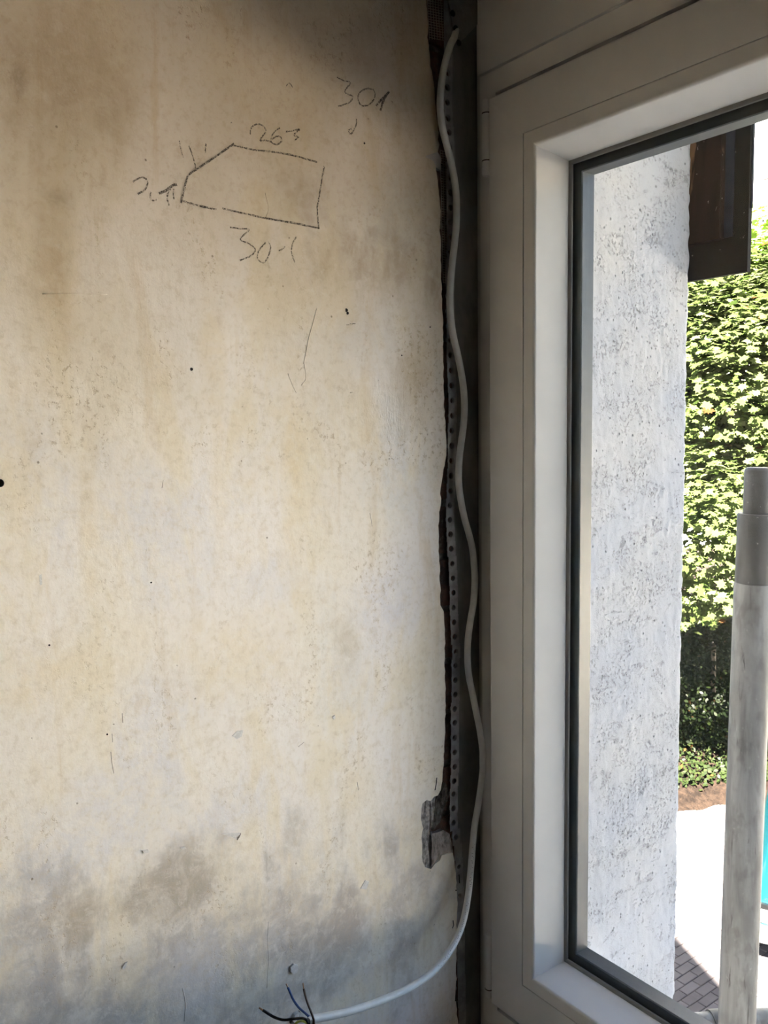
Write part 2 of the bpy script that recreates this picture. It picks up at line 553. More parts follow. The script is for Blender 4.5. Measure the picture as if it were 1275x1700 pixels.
# ================================================================== the setting: room
Y0 = 0.8337                                  # inner face of the window frame; wall_left is the plane x = 0
YO = 1.152                                   # outer face of the house wall
GZ = -3.4                                    # the yard
XR = 0.1295                                  # outer reveal beside the window
WX1 = 2.20                                   # right end of the window
HOUSE_R, HOUSE_L, HOUSE_T = 26.0, -9.0, 2.75  # right end stretched out of view to shade the near ground

EDGE = [(708, -60), (708, 0), (709, 20), (711, 45), (710, 62), (713, 90), (715, 110), (718, 125), (722, 145), (721, 158), (722, 170), (723, 185), (726, 205),
        (728, 220), (727, 232), (729, 240), (726, 252), (718, 255), (709, 258), (706, 261), (713, 264), (720, 268), (723, 275), (727, 300), (729, 330), (731, 350), (730, 375), (731, 400),
        (732, 440), (733, 480), (735, 520), (736, 560), (735, 590), (736, 610), (737, 640), (738, 690), (741, 730), (741, 755), (736, 780), (735, 790),
        (733, 800), (731, 820), (732, 835), (730, 850), (728, 880), (729, 900), (728, 915), (730, 940), (731, 980), (731, 1005), (737, 1015), (739, 1060),
        (738, 1100), (740, 1150), (739, 1200), (738, 1240), (736, 1270), (735, 1290), (731, 1312), (727, 1321), (722, 1322), (715, 1330), (708, 1328), (702, 1334), (700, 1342),
        (699, 1360), (702, 1375), (700, 1400), (701, 1430), (705, 1440), (716, 1443), (722, 1434), (730, 1428), (733, 1420), (741, 1418), (752, 1416),
        (755, 1430), (757, 1450), (758, 1480), (759, 1500), (758, 1520), (759, 1560), (757, 1600), (758, 1640), (757, 1660), (760, 1700), (762, 1800)]


def jag(poly, n=3, amp=.9, seed=3):
    r = random.Random(seed)
    out = []
    for a, b in zip(poly, poly[1:]):
        k = max(1, int(abs(b[1] - a[1]) / 7))
        for i in range(k):
            t = i / k
            out.append((a[0] + (b[0] - a[0]) * t + r.uniform(-amp, amp), a[1] + (b[1] - a[1]) * t))
    out.append(poly[-1])
    return out


edge = [onx(*q) for q in jag(EDGE)]
prof = [(e[1], e[2]) for e in edge]
poly = [(-3.2, 2.5), (prof[0][0], 2.5)] + prof + [(prof[-1][0], 0.0), (-3.2, 0.0)]
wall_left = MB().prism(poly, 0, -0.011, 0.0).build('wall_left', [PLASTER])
tag(wall_left, 'bare scraped plaster wall with ochre stains and pencil marks', kind='structure')

# wall core behind the plaster: mortar bed and bricks
core = MB().box((-0.36, -3.2, 0.0), (-0.024, 0.70, 2.5)).box((-0.36, 0.70, 0.0), (-0.0145, 0.834, 2.5))
core.build('mortar_backing', MORTAR, wall_left)
bm = bmesh.new()
bmesh.ops.create_cube(bm, size=1.0)
bmesh.ops.bevel(bm, geom=bm.edges[:], offset=0.06, segments=1, affect='EDGES')
brick_me = bpy.data.meshes.new('brick')
bm.to_mesh(brick_me)
bm.free()
brick_me.materials.append(BRICK)
z = 0.62
k = 0
while z < 2.3:
    o = bpy.data.objects.new('brick', brick_me)
    COL.objects.link(o)
    o.parent = wall_left
    y0 = 0.62 if k % 2 else 0.585
    o.scale = (0.012, 0.21 if k % 2 else 0.24, 0.066)
    o.location = (-0.0150 + random.uniform(-.001, .001), y0 + o.scale[1] / 2 - 0.0, z)
    o.rotation_euler = (random.uniform(-.01, .01), 0, random.uniform(-.01, .01))
    z += 0.0765
    k += 1

# corner bead: a perforated metal strip, every hole cut through
HOLES = [(752, 22), (757, 47), (760, 71), (744, 121), (743, 145), (743, 170), (744, 196), (746, 220), (747, 245), (748, 270), (748, 295), (748, 320), (748, 345),
         (748, 369), (749, 393), (748, 418), (747, 442), (747, 467), (747, 491), (747, 516), (748, 541), (748, 565), (748, 590), (749, 615), (750, 640),
         (751, 665), (751, 690), (750, 715), (750, 740), (750, 765), (749, 790), (748, 815), (747, 839), (747, 863), (748, 887), (749, 911), (751, 936),
         (752, 960), (753, 984), (753, 1009), (754, 1033), (755, 1057), (757, 1082), (756, 1105), (756, 1129), (756, 1153), (755, 1177), (755, 1200),
         (755, 1225), (755, 1249), (755, 1273), (754, 1297), (753, 1318), (753, 1342), (753, 1366), (757, 1390), (760, 1414), (762, 1439), (762, 1463),
         (763, 1487), (764, 1511), (764, 1535), (765, 1560), (765, 1584), (765, 1609), (766, 1633), (766, 1658), (767, 1683), (767, 1708)]
XB = -0.0040
hp = [onx(*h, XB) for h in HOLES[3:]]
zs = [hp[0][2] + 0.35] + [(a[2] + b[2]) / 2 for a, b in zip(hp, hp[1:])] + [hp[-1][2] - 0.6]
b = MB()
strip = MB()
LM, RM = 0.0072, 0.0085
SEG = 16


def right_edge(zv):
    return Y0 + 0.0008


def cell(bm_, yl, yr, z1, z0, c=None, r=0.0, wall=0.006):
    if c is None:
        bm_.add([(XB, yl, z0), (XB, yr, z0), (XB, yr, z1), (XB, yl, z1)], [(0, 1, 2, 3)])
        return
    sq, ci, cb = [], [], []
    for i in range(SEG):
        a = 2 * math.pi * i / SEG
        ca, sa = math.cos(a), math.sin(a)
        m = max(abs(ca), abs(sa))
        ua, va = ca / m, sa / m
        y = c[1] + (ua * (yr - c[1]) if ua > 0 else -ua * (yl - c[1]))
        zz = c[2] + (va * (z1 - c[2]) if va > 0 else -va * (z0 - c[2]))
        sq.append((XB, y, zz))
        ci.append((XB, c[1] + r * ca, c[2] + r * sa))
        cb.append((XB - wall, c[1] + r * ca, c[2] + r * sa))
    vs = sq + ci + cb
    fs = []
    for i in range(SEG):
        j = (i + 1) % SEG
        fs.append((i, j, SEG + j, SEG + i))
        fs.append((SEG + i, SEG + j, 2 * SEG + j, 2 * SEG + i))
    bm_.add(vs, fs)


for i, h in enumerate(hp):
    z1, z0 = zs[i], zs[i + 1]
    if i == 0:
        cell(b, h[1] - LM, h[1] + RM, z1, h[2] + .011)
        z1 = h[2] + .011
    if i == len(hp) - 1:
        cell(b, h[1] - LM, h[1] + RM, h[2] - .011, z0)
        z0 = h[2] - .011
    py_ = HOLES[3 + i][1]
    filled = 1430 < py_ or (py_ > 1400 and i % 2)
    rr = 0.0043 * random.uniform(.93, 1.06)
    cell(b, h[1] - LM, h[1] + RM, z1, z0, None if (filled and py_ not in (1439, 1487)) else h, rr if not filled else rr * .8)
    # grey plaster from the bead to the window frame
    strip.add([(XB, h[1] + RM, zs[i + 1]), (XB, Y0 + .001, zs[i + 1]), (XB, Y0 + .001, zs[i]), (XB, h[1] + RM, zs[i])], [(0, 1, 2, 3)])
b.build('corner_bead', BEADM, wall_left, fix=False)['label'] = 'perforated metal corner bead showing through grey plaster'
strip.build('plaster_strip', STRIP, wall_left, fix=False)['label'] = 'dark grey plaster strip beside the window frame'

# lighter filling plaster above the strip, with two bead holes cut into it
b = MB()
q = [(742, -70), (745, 0), (750, 30), (754, 52), (757, 72), (764, 69), (772, 63), (784, 50), (795, 38), (798, -70)]
b.prism([tuple(onx(*p_, 0.0)[1:]) for p_ in q], 0, -0.003, 0.0)
fill = b.build('plaster_fill', GREYFILL, wall_left)
for hx, hy in [(752, 22), (757, 47), (762, 71)]:
    c = onx(hx, hy, 0.0006)
    MB().tube([(-.0004, c[1], c[2]), (.0006, c[1], c[2])], .0042, 12).build('bead_hole', DARK, wall_left)

# glass fibre scrim where the plaster has come away
b = MB()


def scrim(x0, x1, y0, y1, step, lean=0.0):
    def P(px, py):
        return Vector(onx(px, py, -0.0085))
    nx = int((x1 - x0) / step)
    ny = int((y1 - y0) / step)
    for i in range(nx + 1):
        px = x0 + i * step
        b.tube([P(px + lean * (py - y0) + random.uniform(-.4, .4), py) for py in np.linspace(y0, y1, 12)], .0005, 4)
    for j in range(ny + 1):
        py = y0 + j * step
        b.tube([P(px + lean * (py - y0), py + (px - x0) * .2 + random.uniform(-.3, .3)) for px in np.linspace(x0, x1, 4)], .0005, 4)


scrim(731, 745, 250, 470, 4.2, .02)
scrim(708, 733, -30, 66, 4.4, .05)
o = b.build('scrim_mesh', SCRIM, wall_left)
o['kind'] = 'stuff'
o['label'] = 'open glass fibre scrim in the broken plaster edge'

# crumbling mortar in the chased-out pocket, in pieces either side of a crack


def rough_patch(name, q, x, amp, seed, mat):
    r = random.Random(seed)
    ys = [onx(*p_, x)[1] for p_ in q]
    zz = [onx(*p_, x)[2] for p_ in q]
    bm = bmesh.new()
    vs = [bm.verts.new((x, a, c)) for a, c in zip(ys, zz)]
    f = bm.faces.new(vs)
    bmesh.ops.triangulate(bm, faces=[f])
    bmesh.ops.subdivide_edges(bm, edges=bm.edges[:], cuts=5, use_grid_fill=True)
    bmesh.ops.triangulate(bm, faces=bm.faces[:])
    from mathutils import noise as mn
    for v in bm.verts:
        n1 = mn.noise(Vector((seed, v.co.y * 110, v.co.z * 90)))
        n2 = mn.noise(Vector((seed + 9, v.co.y * 300, v.co.z * 260)))
        v.co.x += amp * (n1 + .6 * n2)
    ge = bmesh.ops.extrude_face_region(bm, geom=bm.faces[:])
    for v in [g for g in ge['geom'] if isinstance(g, bmesh.types.BMVert)]:
        v.co.x -= .008
    bmesh.ops.recalc_face_normals(bm, faces=bm.faces[:])
    me = bpy.data.meshes.new(name)
    bm.to_mesh(me)
    bm.free()
    me.materials.append(mat)
    o = bpy.data.objects.new(name, me)
    COL.objects.link(o)
    o.parent = wall_left
    return o


rough_patch('mortar_patch', [(724, 1318), (714, 1328), (707, 1326), (699, 1338), (697, 1360), (700, 1378), (698, 1402), (700, 1434), (705, 1443), (713, 1442), (713, 1420), (715, 1390), (716, 1355), (718, 1332)], -.0015, .0034, 2, PATCH)['label'] = 'crumbly pale mortar beside the crack'
rough_patch('mortar_patch', [(721, 1332), (719, 1356), (717, 1378), (722, 1376), (730, 1366), (734, 1352), (738, 1340), (742, 1330), (746, 1318), (740, 1300), (730, 1318)], -.003, .003, 5, MORTAR)['label'] = 'dark crumbled mortar right of the crack'
rough_patch('mortar_patch', [(717, 1384), (716, 1440), (724, 1432), (733, 1422), (752, 1418), (750, 1396), (746, 1384), (736, 1378), (727, 1382)], -.0030, .0018, 8, plain('brown_grey_mortar', (.30, .255, .22), .9, var=.15, scale=120, bump=.5))['label'] = 'smooth grey brown mortar in the lower pocket'
for q in ([(725, 1291), (724, 1302), (722, 1312)], [(758, 1628), (757, 1645), (756, 1662)], [(752, 1528), (753, 1536), (751, 1541)], [(762, 1452), (763, 1466)]):
    c = [onx(*p_, .0002) for p_ in q]
    b = MB()
    b.tube(c, .0007, 6)
    b.build('crack', DARK, wall_left)

MB().prism([tuple(onx(*p_)[1:]) for p_ in [(704, 259), (716, 255), (728, 250), (735, 262), (733, 282), (724, 276), (713, 265)]], 0, -.0075, -.0025).build('plaster_flake', GREYFILL, wall_left)

# trowel ridges and scratches that stand out in the raking light
for q, rr in (([(526, 512), (520, 535), (513, 560), (507, 590), (504, 604)], .0009), ([(505, 604), (508, 628), (500, 640)], .0007), ([(446, 1530), (444, 1560), (446, 1590), (443, 1640)], .0006),
              ([(70, 488), (120, 487), (178, 489)], .0006), ([(303, 1640), (308, 1665), (306, 1695)], .0007), ([(478, 620), (486, 640), (492, 652)], .0007), ([(440, 320), (446, 345), (441, 362)], .0006)):
    MB().tube(smooth_path([onx(*p_, -.0002) for p_ in q], 4), rr, 6).build('trowel_ridge', PLASTER, wall_left, smooth=True)
for q in ([(184, 1248), (186, 1268), (189, 1284)], [(614, 852), (616, 862), (618, 874)], [(186, 1218), (187, 1232)], [(271, 797), (269, 810)], [(203, 1184), (204, 1200)], [(495, 1240), (505, 1232)], [(593, 1298), (595, 1312)]):
    MB().tube([onx(*p_, .0001) for p_ in q], .00032, 5).build('scratch', SCRATCH, wall_left)

# small chips, flakes and nail holes in the plaster


def chip(pts, x=.0015, mat=CHIP, name='plaster_chip'):
    poly_ = [tuple(onx(*p_)[1:]) for p_ in pts]
    return MB().prism(poly_, 0, -.0005, x).build(name, mat, wall_left)


chip([(366, 1384), (382, 1383), (397, 1382), (399, 1386), (392, 1393), (381, 1387)])
chip([(392, 1390), (399, 1383), (397, 1388), (393, 1394)], .002, CHIP_DARK)
chip([(481, 1604), (486, 1599), (493, 1601), (493, 1608), (491, 1613), (486, 1615), (481, 1612)], .003)
chip([(236, 1412), (245, 1410), (248, 1414), (239, 1416)])
chip([(299, 1407), (306, 1405), (309, 1408), (302, 1410)])
chip([(202, 1606), (207, 1598), (211, 1596), (208, 1605), (204, 1609)])
chip([(385, 1222), (393, 1214), (403, 1212), (401, 1222), (393, 1227)], .0008)
chip([(551, 1190), (555, 1187), (556, 1192), (553, 1194)])
chip([(598, 1475), (606, 1461), (612, 1463), (608, 1476)], .001)
chip([(65, 955), (69, 953), (70, 970), (66, 972)], .0003)
for hx, hy, rr in [(318, 613, .0018), (1, 802, .004), (575, 515, .0022), (577, 520, .0018), (667, 590, .001), (605, 238, .0012), (757, 1478, .001), (714, 543, .001), (178, 1219, .001), (251, 967, .001), (82, 1071, .001)]:
    c = onx(hx, hy)
    MB().tube([(-.0004, c[1], c[2]), (.0005, c[1] - rr * .2, c[2])], rr, 10).build('nail_hole', DARK, wall_left)

# ---- pencil writing, thin graphite strokes lying on the plaster


def z2(pts):                                 # crop of the sketch
    return [(180 + a / 2.452, 100 + c / 2.452) for a, c in pts]


def z5(pts):
    return [(200 + a / 5.795, 180 + c / 5.795) for a, c in pts]


def strokes(name, lines, width, label):
    b = MB()
    r = random.Random(len(name) + len(lines))
    for ln in lines:
        wd = width
        if isinstance(ln, tuple):
            ln, wd = ln
        pp = smooth_path(ln, 8) if len(ln) > 2 else [np.array(ln[0]) * (1 - t) + np.array(ln[1]) * t for t in np.linspace(0, 1, 9)]
        C = [onx(p_[0] + r.uniform(-.25, .25), p_[1] + r.uniform(-.25, .25), .0005) for p_ in pp]
        vs, fs = [], []
        for i, c in enumerate(C):
            d = C[min(i + 1, len(C) - 1)] - C[max(i - 1, 0)]
            nrm = np.array([0, -d[2], d[1]])
            nrm /= (np.linalg.norm(nrm) + 1e-9)
            h = wd * .5 * r.uniform(.8, 1.2)
            vs += [c + nrm * h, c - nrm * h]
            if i:
                fs.append((2 * i - 2, 2 * i - 1, 2 * i + 1, 2 * i))
        b.add(vs, fs)
    o = b.build(name, PENCIL, wall_left, fix=False)
    o['label'] = label
    return o


W1 = .0021
strokes('pencil_outline', [
    z2([(508, 346), (560, 358), (600, 366), (700, 377), (780, 395), (850, 415)]), z2([(328, 465), (380, 430), (440, 390), (512, 340)]),
    z2([(322, 470), (310, 520), (304, 545), (296, 582)]), z2([(300, 572), (360, 590), (440, 608)]),
    z2([(463, 603), (560, 625), (640, 643), (740, 660), (858, 684)]), z2([(879, 432), (868, 490), (857, 560), (850, 605), (857, 686)])], W1, 'pencilled five-sided floor plan outline')
strokes('pencil_tick', [z5([(566, 310), (580, 390), (603, 472)]), z5([(657, 358), (686, 430), (710, 510), (726, 580)]), z5([(824, 338), (818, 385), (817, 425)])], .0014, 'three short pencil ticks')
strokes('pencil_number', [z2([(577, 302), (582, 275), (606, 260), (632, 270), (640, 292), (617, 325), (640, 326), (664, 333)]),
                          z2([(698, 275), (676, 292), (662, 318), (668, 338), (688, 342), (705, 328), (700, 312), (684, 310), (666, 322)]),
                          z2([(722, 291), (750, 287), (778, 282), (755, 304), (774, 312), (757, 326)])], .0017, 'pencilled number 263')
strokes('pencil_number', [z2([(495, 680), (535, 686), (572, 690), (537, 728), (575, 748), (598, 772), (578, 797), (535, 815)]),
                          z2([(650, 735), (660, 760), (652, 795), (632, 824), (608, 808), (612, 775), (640, 742)]),
                          z2([(692, 776), (706, 770), (720, 758)]), z2([(765, 718), (748, 752), (746, 785), (759, 824)])], .0016, 'pencilled number 301 below the outline')
strokes('pencil_number', [z2([(930, 70), (960, 84), (985, 92), (962, 128), (994, 148), (980, 172), (935, 188)]),
                          z2([(1060, 113), (1030, 125), (1015, 152), (1030, 184), (1062, 180), (1084, 150), (1080, 122), (1056, 115)]),
                          (z2([(1090, 186), (1112, 160), (1143, 128)]), .0026), (z2([(1140, 130), (1118, 168), (1108, 206)]), .0028)], .0017, 'pencilled number 301 near the window')
strokes('pencil_number', [z5([(118, 706), (150, 686), (205, 664), (250, 682), (262, 718), (236, 780), (205, 802), (168, 824)]), z5([(292, 803), (288, 860), (308, 886), (347, 880)]),
                          (z5([(370, 818), (430, 795), (500, 742), (545, 735)]), .0026), z5([(500, 742), (458, 815), (452, 880), (470, 936)]), z5([(514, 778), (508, 830), (515, 872)])],
        .0017, 'faint pencilled number beside the left side of the outline')
strokes('pencil_tick', [z2([(1010, 238), (1008, 265), (988, 300), (978, 287), (990, 278)])], .0018, 'small hooked pencil mark')
strokes('pencil_tick', [[(575, 540), (583, 538), (590, 537)], [(581, 652), (586, 651)], [(383, 205), (385, 203)], [(486, 145), (480, 138), (475, 143)]], .0012, 'stray pencil dashes')

# ---- rest of the room
tag(MB().box((-.4, -3.2, -.25), (5.0, YO, 0)).build('floor', CONCRETE), 'bare concrete room floor', kind='structure')
tag(MB().box((-.4, -3.2, 2.5), (5.0, YO, 2.75)).build('ceiling', RAWBOARD), 'brown board room ceiling', kind='structure')
tag(MB().box((-.4, -3.4, 0), (5.0, -3.2, 2.5)).build('wall_back', WHITE_PLASTER), 'plain plaster wall behind the viewer', kind='structure')
tag(MB().box((4.8, -3.2, 0), (5.0, YO, 2.5)).build('wall_right', WHITE_PLASTER), 'plain plaster wall far to the right', kind='structure')

# ---- house wall round the window, outside face white
ZB, ZT = 0.70, 2.0867                        # window frame bottom / top
b = MB()
b.box((HOUSE_L, .918, GZ), (XR - .004, YO - .004, HOUSE_T))
b.box((HOUSE_L, .840, GZ), (0.0, .918, HOUSE_T))
b.box((XR - .004, .90, 2.10), (WX1 - .1, YO, HOUSE_T))
b.box((XR - .004, .86, GZ), (WX1 - .1, YO, ZB - .10))
b.box((WX1 - .1, .918, GZ), (HOUSE_R, YO, HOUSE_T))
b.box((WX1, .84, 0.0), (5.0, .918, 2.5))
b.box((0.0, .840, 0.0), (WX1, .918, ZB - .001))
wall_front = b.build('wall_front', [FACADE])
tag(wall_front, 'house wall holding the window, white render outside', kind='structure')
b = MB()
b.box((0.003, Y0 - .004, ZT + .001), (WX1, .90, 2.5))
tag(b.build('trim_1', PVC), 'smooth roller shutter box cover above the window frame', kind='structure')
b = MB()
b.box((HOUSE_L, YO - 10, HOUSE_T), (3.5, YO, HOUSE_T + .02))
# gabled upper storey set back unseen, shaped to cast the slanted yard shadow
b.prism([(-11.5, 2.77), (-3.5, 9.1), (4.5, 3.1), (4.5, 2.77)], 1, -1.0, -9.0)
tag(b.build('roof', SLATE), 'roof of the house with an unseen set back gable shaped for the yard shadow', kind='structure')
b = MB()
b.box((HOUSE_R - .3, YO - 10, GZ), (HOUSE_R, YO - .3, HOUSE_T)).box((HOUSE_L, YO - 10, GZ), (HOUSE_L + .3, YO - .3, HOUSE_T)).box((HOUSE_L, YO - 10.3, GZ), (HOUSE_R, YO - 10, HOUSE_T))
b.box((5.2, YO - 2, GZ), (26.0, YO - .01, 11.0)).box((3.5, YO - 2, 2.77), (5.2, YO - .01, 11.0))  # added tall block, unseen, keeps sun off the near forecourt
tag(b.build('wall_outer_shade_block', FACADE), 'outer walls of the house with an added tall block that shades the near ground', kind='structure')

# rough render on the reveal: a finely divided sheet that turns the corner, with a worn uneven arris
NZ, NY = 420, 84
zz = np.linspace(2.10, -0.2, NZ)
arc = []
r_ = .010
for yv in np.linspace(.9155, YO - r_, NY):
    arc.append((XR, yv, 1.0, 0.0))
for a in np.linspace(0, math.pi / 2, 9)[1:]:
    arc.append((XR - r_ + r_ * math.cos(a), YO - r_ + r_ * math.sin(a), math.cos(a), math.sin(a)))
for xv in np.linspace(XR - r_ - .004, XR - .30, 22):
    arc.append((xv, YO, 0.0, 1.0))
from mathutils import noise as mnoise
vs, fs = [], []
na = len(arc)
for i, zv in enumerate(zz):
    for j, (x, y, nx, ny) in enumerate(arc):
        p_ = Vector((x * 3 + 5, y, zv))
        d = .0011 * mnoise.noise(p_ * 160) + .0010 * mnoise.noise(p_ * 70)
        pit = mnoise.noise(Vector((x * 3, y * 40, zv * 62)) + Vector((7, 3, 1)))
        d -= .0022 * max(0, pit - .28)
        e = math.exp(-((y - YO) / .012) ** 2) if j < NY + 9 else 0
        d += e * (.0022 * mnoise.noise(Vector((1, 2, zv * 45))) + .0030 * mnoise.noise(Vector((4, 2, zv * 13))))
        vs.append((x + nx * d, y + ny * d, zv))
for i in range(NZ - 1):
    for j in range(na - 1):
        a = i * na + j
        fs.append((a, a + 1, a + na + 1, a + na))
o = MB().add(vs, fs).build('render_coat', RENDER, wall_front, smooth=True, fix=False)
o['label'] = 'rough white pitted render on the outer reveal'
# outside sill
MB().prism([(.915, .79), (YO + .035, .625), (YO + .035, .60), (.915, .765)], 0, XR + .002, WX1 - .1).build('outer_sill', SILLM, wall_front)

# ================================================================== window_1
win = empty('window_1')
tag(win, 'white plastic casement window with a wide frame and clear double glazing', kind='structure')
YS = Y0 - .012                               # sash face
sx0 = ony(812.5, 900, YS)[0]
sz1 = ony(812.5, 162, YS)[2]
sz0 = ony(814, 1665, YS)[2]
xa = ony(868, 900, YS)[0] - sx0              # sash | bead joint
xb = ony(887.5, 900, YS + .001)[0] - sx0     # front arris of the bead
yg = .8735                                   # inner glass face
xc = ony(940.5, 900, yg - .003)[0] - sx0     # bead foot
bt = sz1 - ony(946, 264, yg)[2]              # measured at the top corner
FX0, FX1, FZ0, FZ1 = .0036, WX1, ZB, ZT


def member(rect, profile, side, parent, name, mat, auto=35):
    """one mitred side of a rectangular profile; profile = [(inset, y), ...] closed"""
    x0, x1, z0, z1 = rect

    def corner(d, c):
        return {'bl': (x0 + d, z0 + d), 'br': (x1 - d, z0 + d), 'tl': (x0 + d, z1 - d), 'tr': (x1 - d, z1 - d)}[c]
    a, c = {'left': ('bl', 'tl'), 'right': ('br', 'tr'), 'top': ('tl', 'tr'), 'bottom': ('bl', 'br')}[side]
    n = len(profile)
    vs = []
    for cc in (a, c):
        for d, y in profile:
            q_ = corner(d, cc)
            vs.append((q_[0], y, q_[1]))
    fs = [tuple(range(n)), tuple(range(2 * n - 1, n - 1, -1))] + [(i, (i + 1) % n, (i + 1) % n + n, i + n) for i in range(n)]
    return MB().add(vs, fs).build(name, mat, parent, auto=auto)


def rnd(cx, cy, r, a0, a1, n=6):
    return [(cx + r * math.cos(math.radians(a)), cy + r * math.sin(math.radians(a))) for a in np.linspace(a0, a1, n)]


SIDES = ('left', 'right', 'top', 'bottom')
for s in SIDES:
    fr = (FX0, FX1, FZ0, FZ1)
    member(fr, [(0, Y0), (.030, Y0), (.030, Y0 + .02), (.075, Y0 + .02), (.075, .917), (0, .917)], s, win, 'frame_stile' if s in ('left', 'right') else 'frame_rail', PVC)

mid = (FX0 + FX1) / 2
for ax0, ax1 in ((sx0, FX1 - (sx0 - FX0)),):
    rect = (ax0, ax1, sz0, sz1)
    for s in SIDES:
        nm = 'stile' if s in ('left', 'right') else 'rail'
        p1 = rnd(.0035, YS + .0035, .0035, 180, 270) + [(xa - .0006, YS), (xa - .0006, .912), (xc + .0035, .912), (xc + .0035, .9165), (.012, .9165), (.012, Y0 + .0195), (.0, Y0 - .001)]
        member(rect, p1, s, win, 'sash_' + nm, PVC)
        rb = .005
        p2 = [(xa + .0004, yg - .004), (xa + .0004, YS + .0006)] + rnd(xb - rb, YS + .0006 + rb, rb, 270, 345, 7) + [(xc, yg - .0035), (xc - .004, yg - .001)]
        member(rect, p2, s, win, 'glazing_bead', PVC)
        # seal lip, spacer bar between the panes, outer lip
        p3 = [(xc - .003, yg - .0030), (xc + .0012, yg - .0034), (xc + .0045, yg - .0022), (xc + .0052, yg - .0002), (xc - .003, yg - .0002)]
        member(rect, p3, s, win, 'glazing_seal', SEAL)
        p4 = [(xc - .004, yg + .0045), (xc + .0148, yg + .0045), (xc + .0160, yg + .006), (xc + .0160, yg + .0285), (xc - .004, yg + .0285)]
        member(rect, p4, s, win, 'spacer_bar', SPACER)
        p5 = [(xc - .004, yg + .0345), (xc + .0012, yg + .0345), (xc + .0012, .9125), (xc - .004, .9125)]
        member(rect, p5, s, win, 'outer_seal', RUBBER)
    for ya in (yg, yg + .030):
        d = xc - .004
        MB().box((ax0 + d, ya, sz0 + d), (ax1 - d, ya + .004, sz1 - d)).build('pane', GLASS, win)
# hinges on the left, upper and lower


def hinge(za, zb_, rings):
    hx = ony(805, 200, YS)[0]
    c = Vector((hx, YS + .003, 0))
    b = MB()
    b.tube([c + Vector((0, 0, za)), c + Vector((0, 0, za - .003)), c + Vector((0, 0, zb_ + .003)), c + Vector((0, 0, zb_))], [.0052, .0062, .0062, .0052], 16)
    o = b.build('hinge', PVC, win, auto=40)
    for rz in rings:
        MB().tube([c + Vector((0, 0, rz - .0006)), c + Vector((0, 0, rz + .0006))], .00635, 16).build('hinge_joint', DARK, o)


hz = lambda py: ony(805, py, YS)[2]
hinge(hz(165), hz(292), [hz(188), hz(267)])
hinge(hz(1548), hz(1652), [hz(1638)])
# handle on the meeting stile
hd = MB().box((FX1 - .075, YS - .012, 1.30), (FX1 - .045, YS, 1.37)).build('window_handle', PVC, win)

# ================================================================== the cable
cable = empty('cable')
tag(cable, 'pale grey electric cable hanging in waves down the wall corner beside the window frame', 'cable')
CP = [(757, 50, -.004), (754, 62, .001), (748, 74, .006), (740, 100, .008), (734, 130, .008), (731, 160, .009), (731, 185, .009), (734, 210, .009), (740, 235, .009), (747, 262, .008), (753, 290, .007), (757, 320, .006),
      (758, 350, .006), (757, 380, .006), (754, 410, .006), (750.5, 440, .006), (748, 470, .006), (747, 500, .006), (748.5, 530, .007), (753, 560, .008), (760, 590, .008), (766, 620, .008),
      (770, 650, .008), (771, 680, .008), (769, 710, .008), (765, 740, .008), (762, 770, .009), (761.5, 800, .009), (765, 830, .009), (771, 860, .009), (778, 885, .010), (784, 910, .011),
      (787, 940, .013), (788, 965, .014), (786, 1000, .014), (781, 1030, .013), (777, 1060, .012), (776, 1090, .012), (778, 1120, .013), (784, 1150, .015), (791, 1185, .018), (797, 1215, .021),
      (801, 1245, .024), (802, 1270, .024), (799, 1300, .023), (794, 1335, .022), (788, 1370, .021), (785, 1400, .022), (783, 1425, .024), (781, 1450, .028), (778, 1480, .033), (773, 1512, .039),
      (765, 1542, .046), (752, 1570, .053), (735, 1595, .060), (714, 1617, .066), (690, 1634, .072), (660, 1650, .078), (620, 1666, .084), (580, 1679, .088), (545, 1687, .09), (518, 1692, .09)]
cp3 = [onx(a, c, x) for a, c, x in CP]
cpath = smooth_path(cp3, 5)
CR = .0047
MB().tube(cpath, CR, 16).build('sheath', SHEATH, cable, auto=50)
# worn printing along the sheath: rows of small unreadable ink ticks
b = MB()
tp = np.array(cpath)
acc = 0
r = random.Random(4)
for i in range(2, len(tp) - 2):
    px, py, _ = project(tp[i])
    if not (1395 < py < 1606):
        continue
    d = tp[i + 1] - tp[i - 1]
    d /= np.linalg.norm(d)
    v = CAM - tp[i]
    v -= d * v.dot(d)
    v /= np.linalg.norm(v)
    u = np.cross(d, v)
    n_seg = np.linalg.norm(tp[i + 1] - tp[i])
    kk = max(1, int(n_seg / .0017))
    for k_ in range(kk):
        if r.random() < .22:
            continue
        c = tp[i] + (tp[i + 1] - tp[i]) * (k_ / kk)
        ang = r.uniform(-.5, .15) - .15
        vv = v * math.cos(ang) + u * math.sin(ang)
        uu = np.cross(d, vv)
        c = c + vv * (CR + .00008)
        h, g = r.uniform(.0005, .0011), r.uniform(.0002, .0004)
        b.add([c - uu * h - d * g, c + uu * h - d * g, c + uu * h + d * g, c - uu * h + d * g], [(0, 1, 2, 3)])
b.build('printed_marks', INK, cable, fix=False)['label'] = 'worn illegible grey printing'


def z4(pts):
    return [(400 + a / 6.375, 1570 + c / 6.375) for a, c in pts]


def wire(name, pts, depth, mat, bare, label, rad=.00135):
    q_ = z4(pts)
    n = len(q_)
    P = [onx(a, c, x) for (a, c), x in zip(q_, depth)]
    path = smooth_path(P, 6)
    nb = bare
    o = MB().tube(path[nb:], rad, 10).build(name, mat, cable, auto=50)
    o['label'] = label
    MB().tube(path[:nb + 1], rad * .62, 8).build('copper_tip', COPPER, o, auto=50)


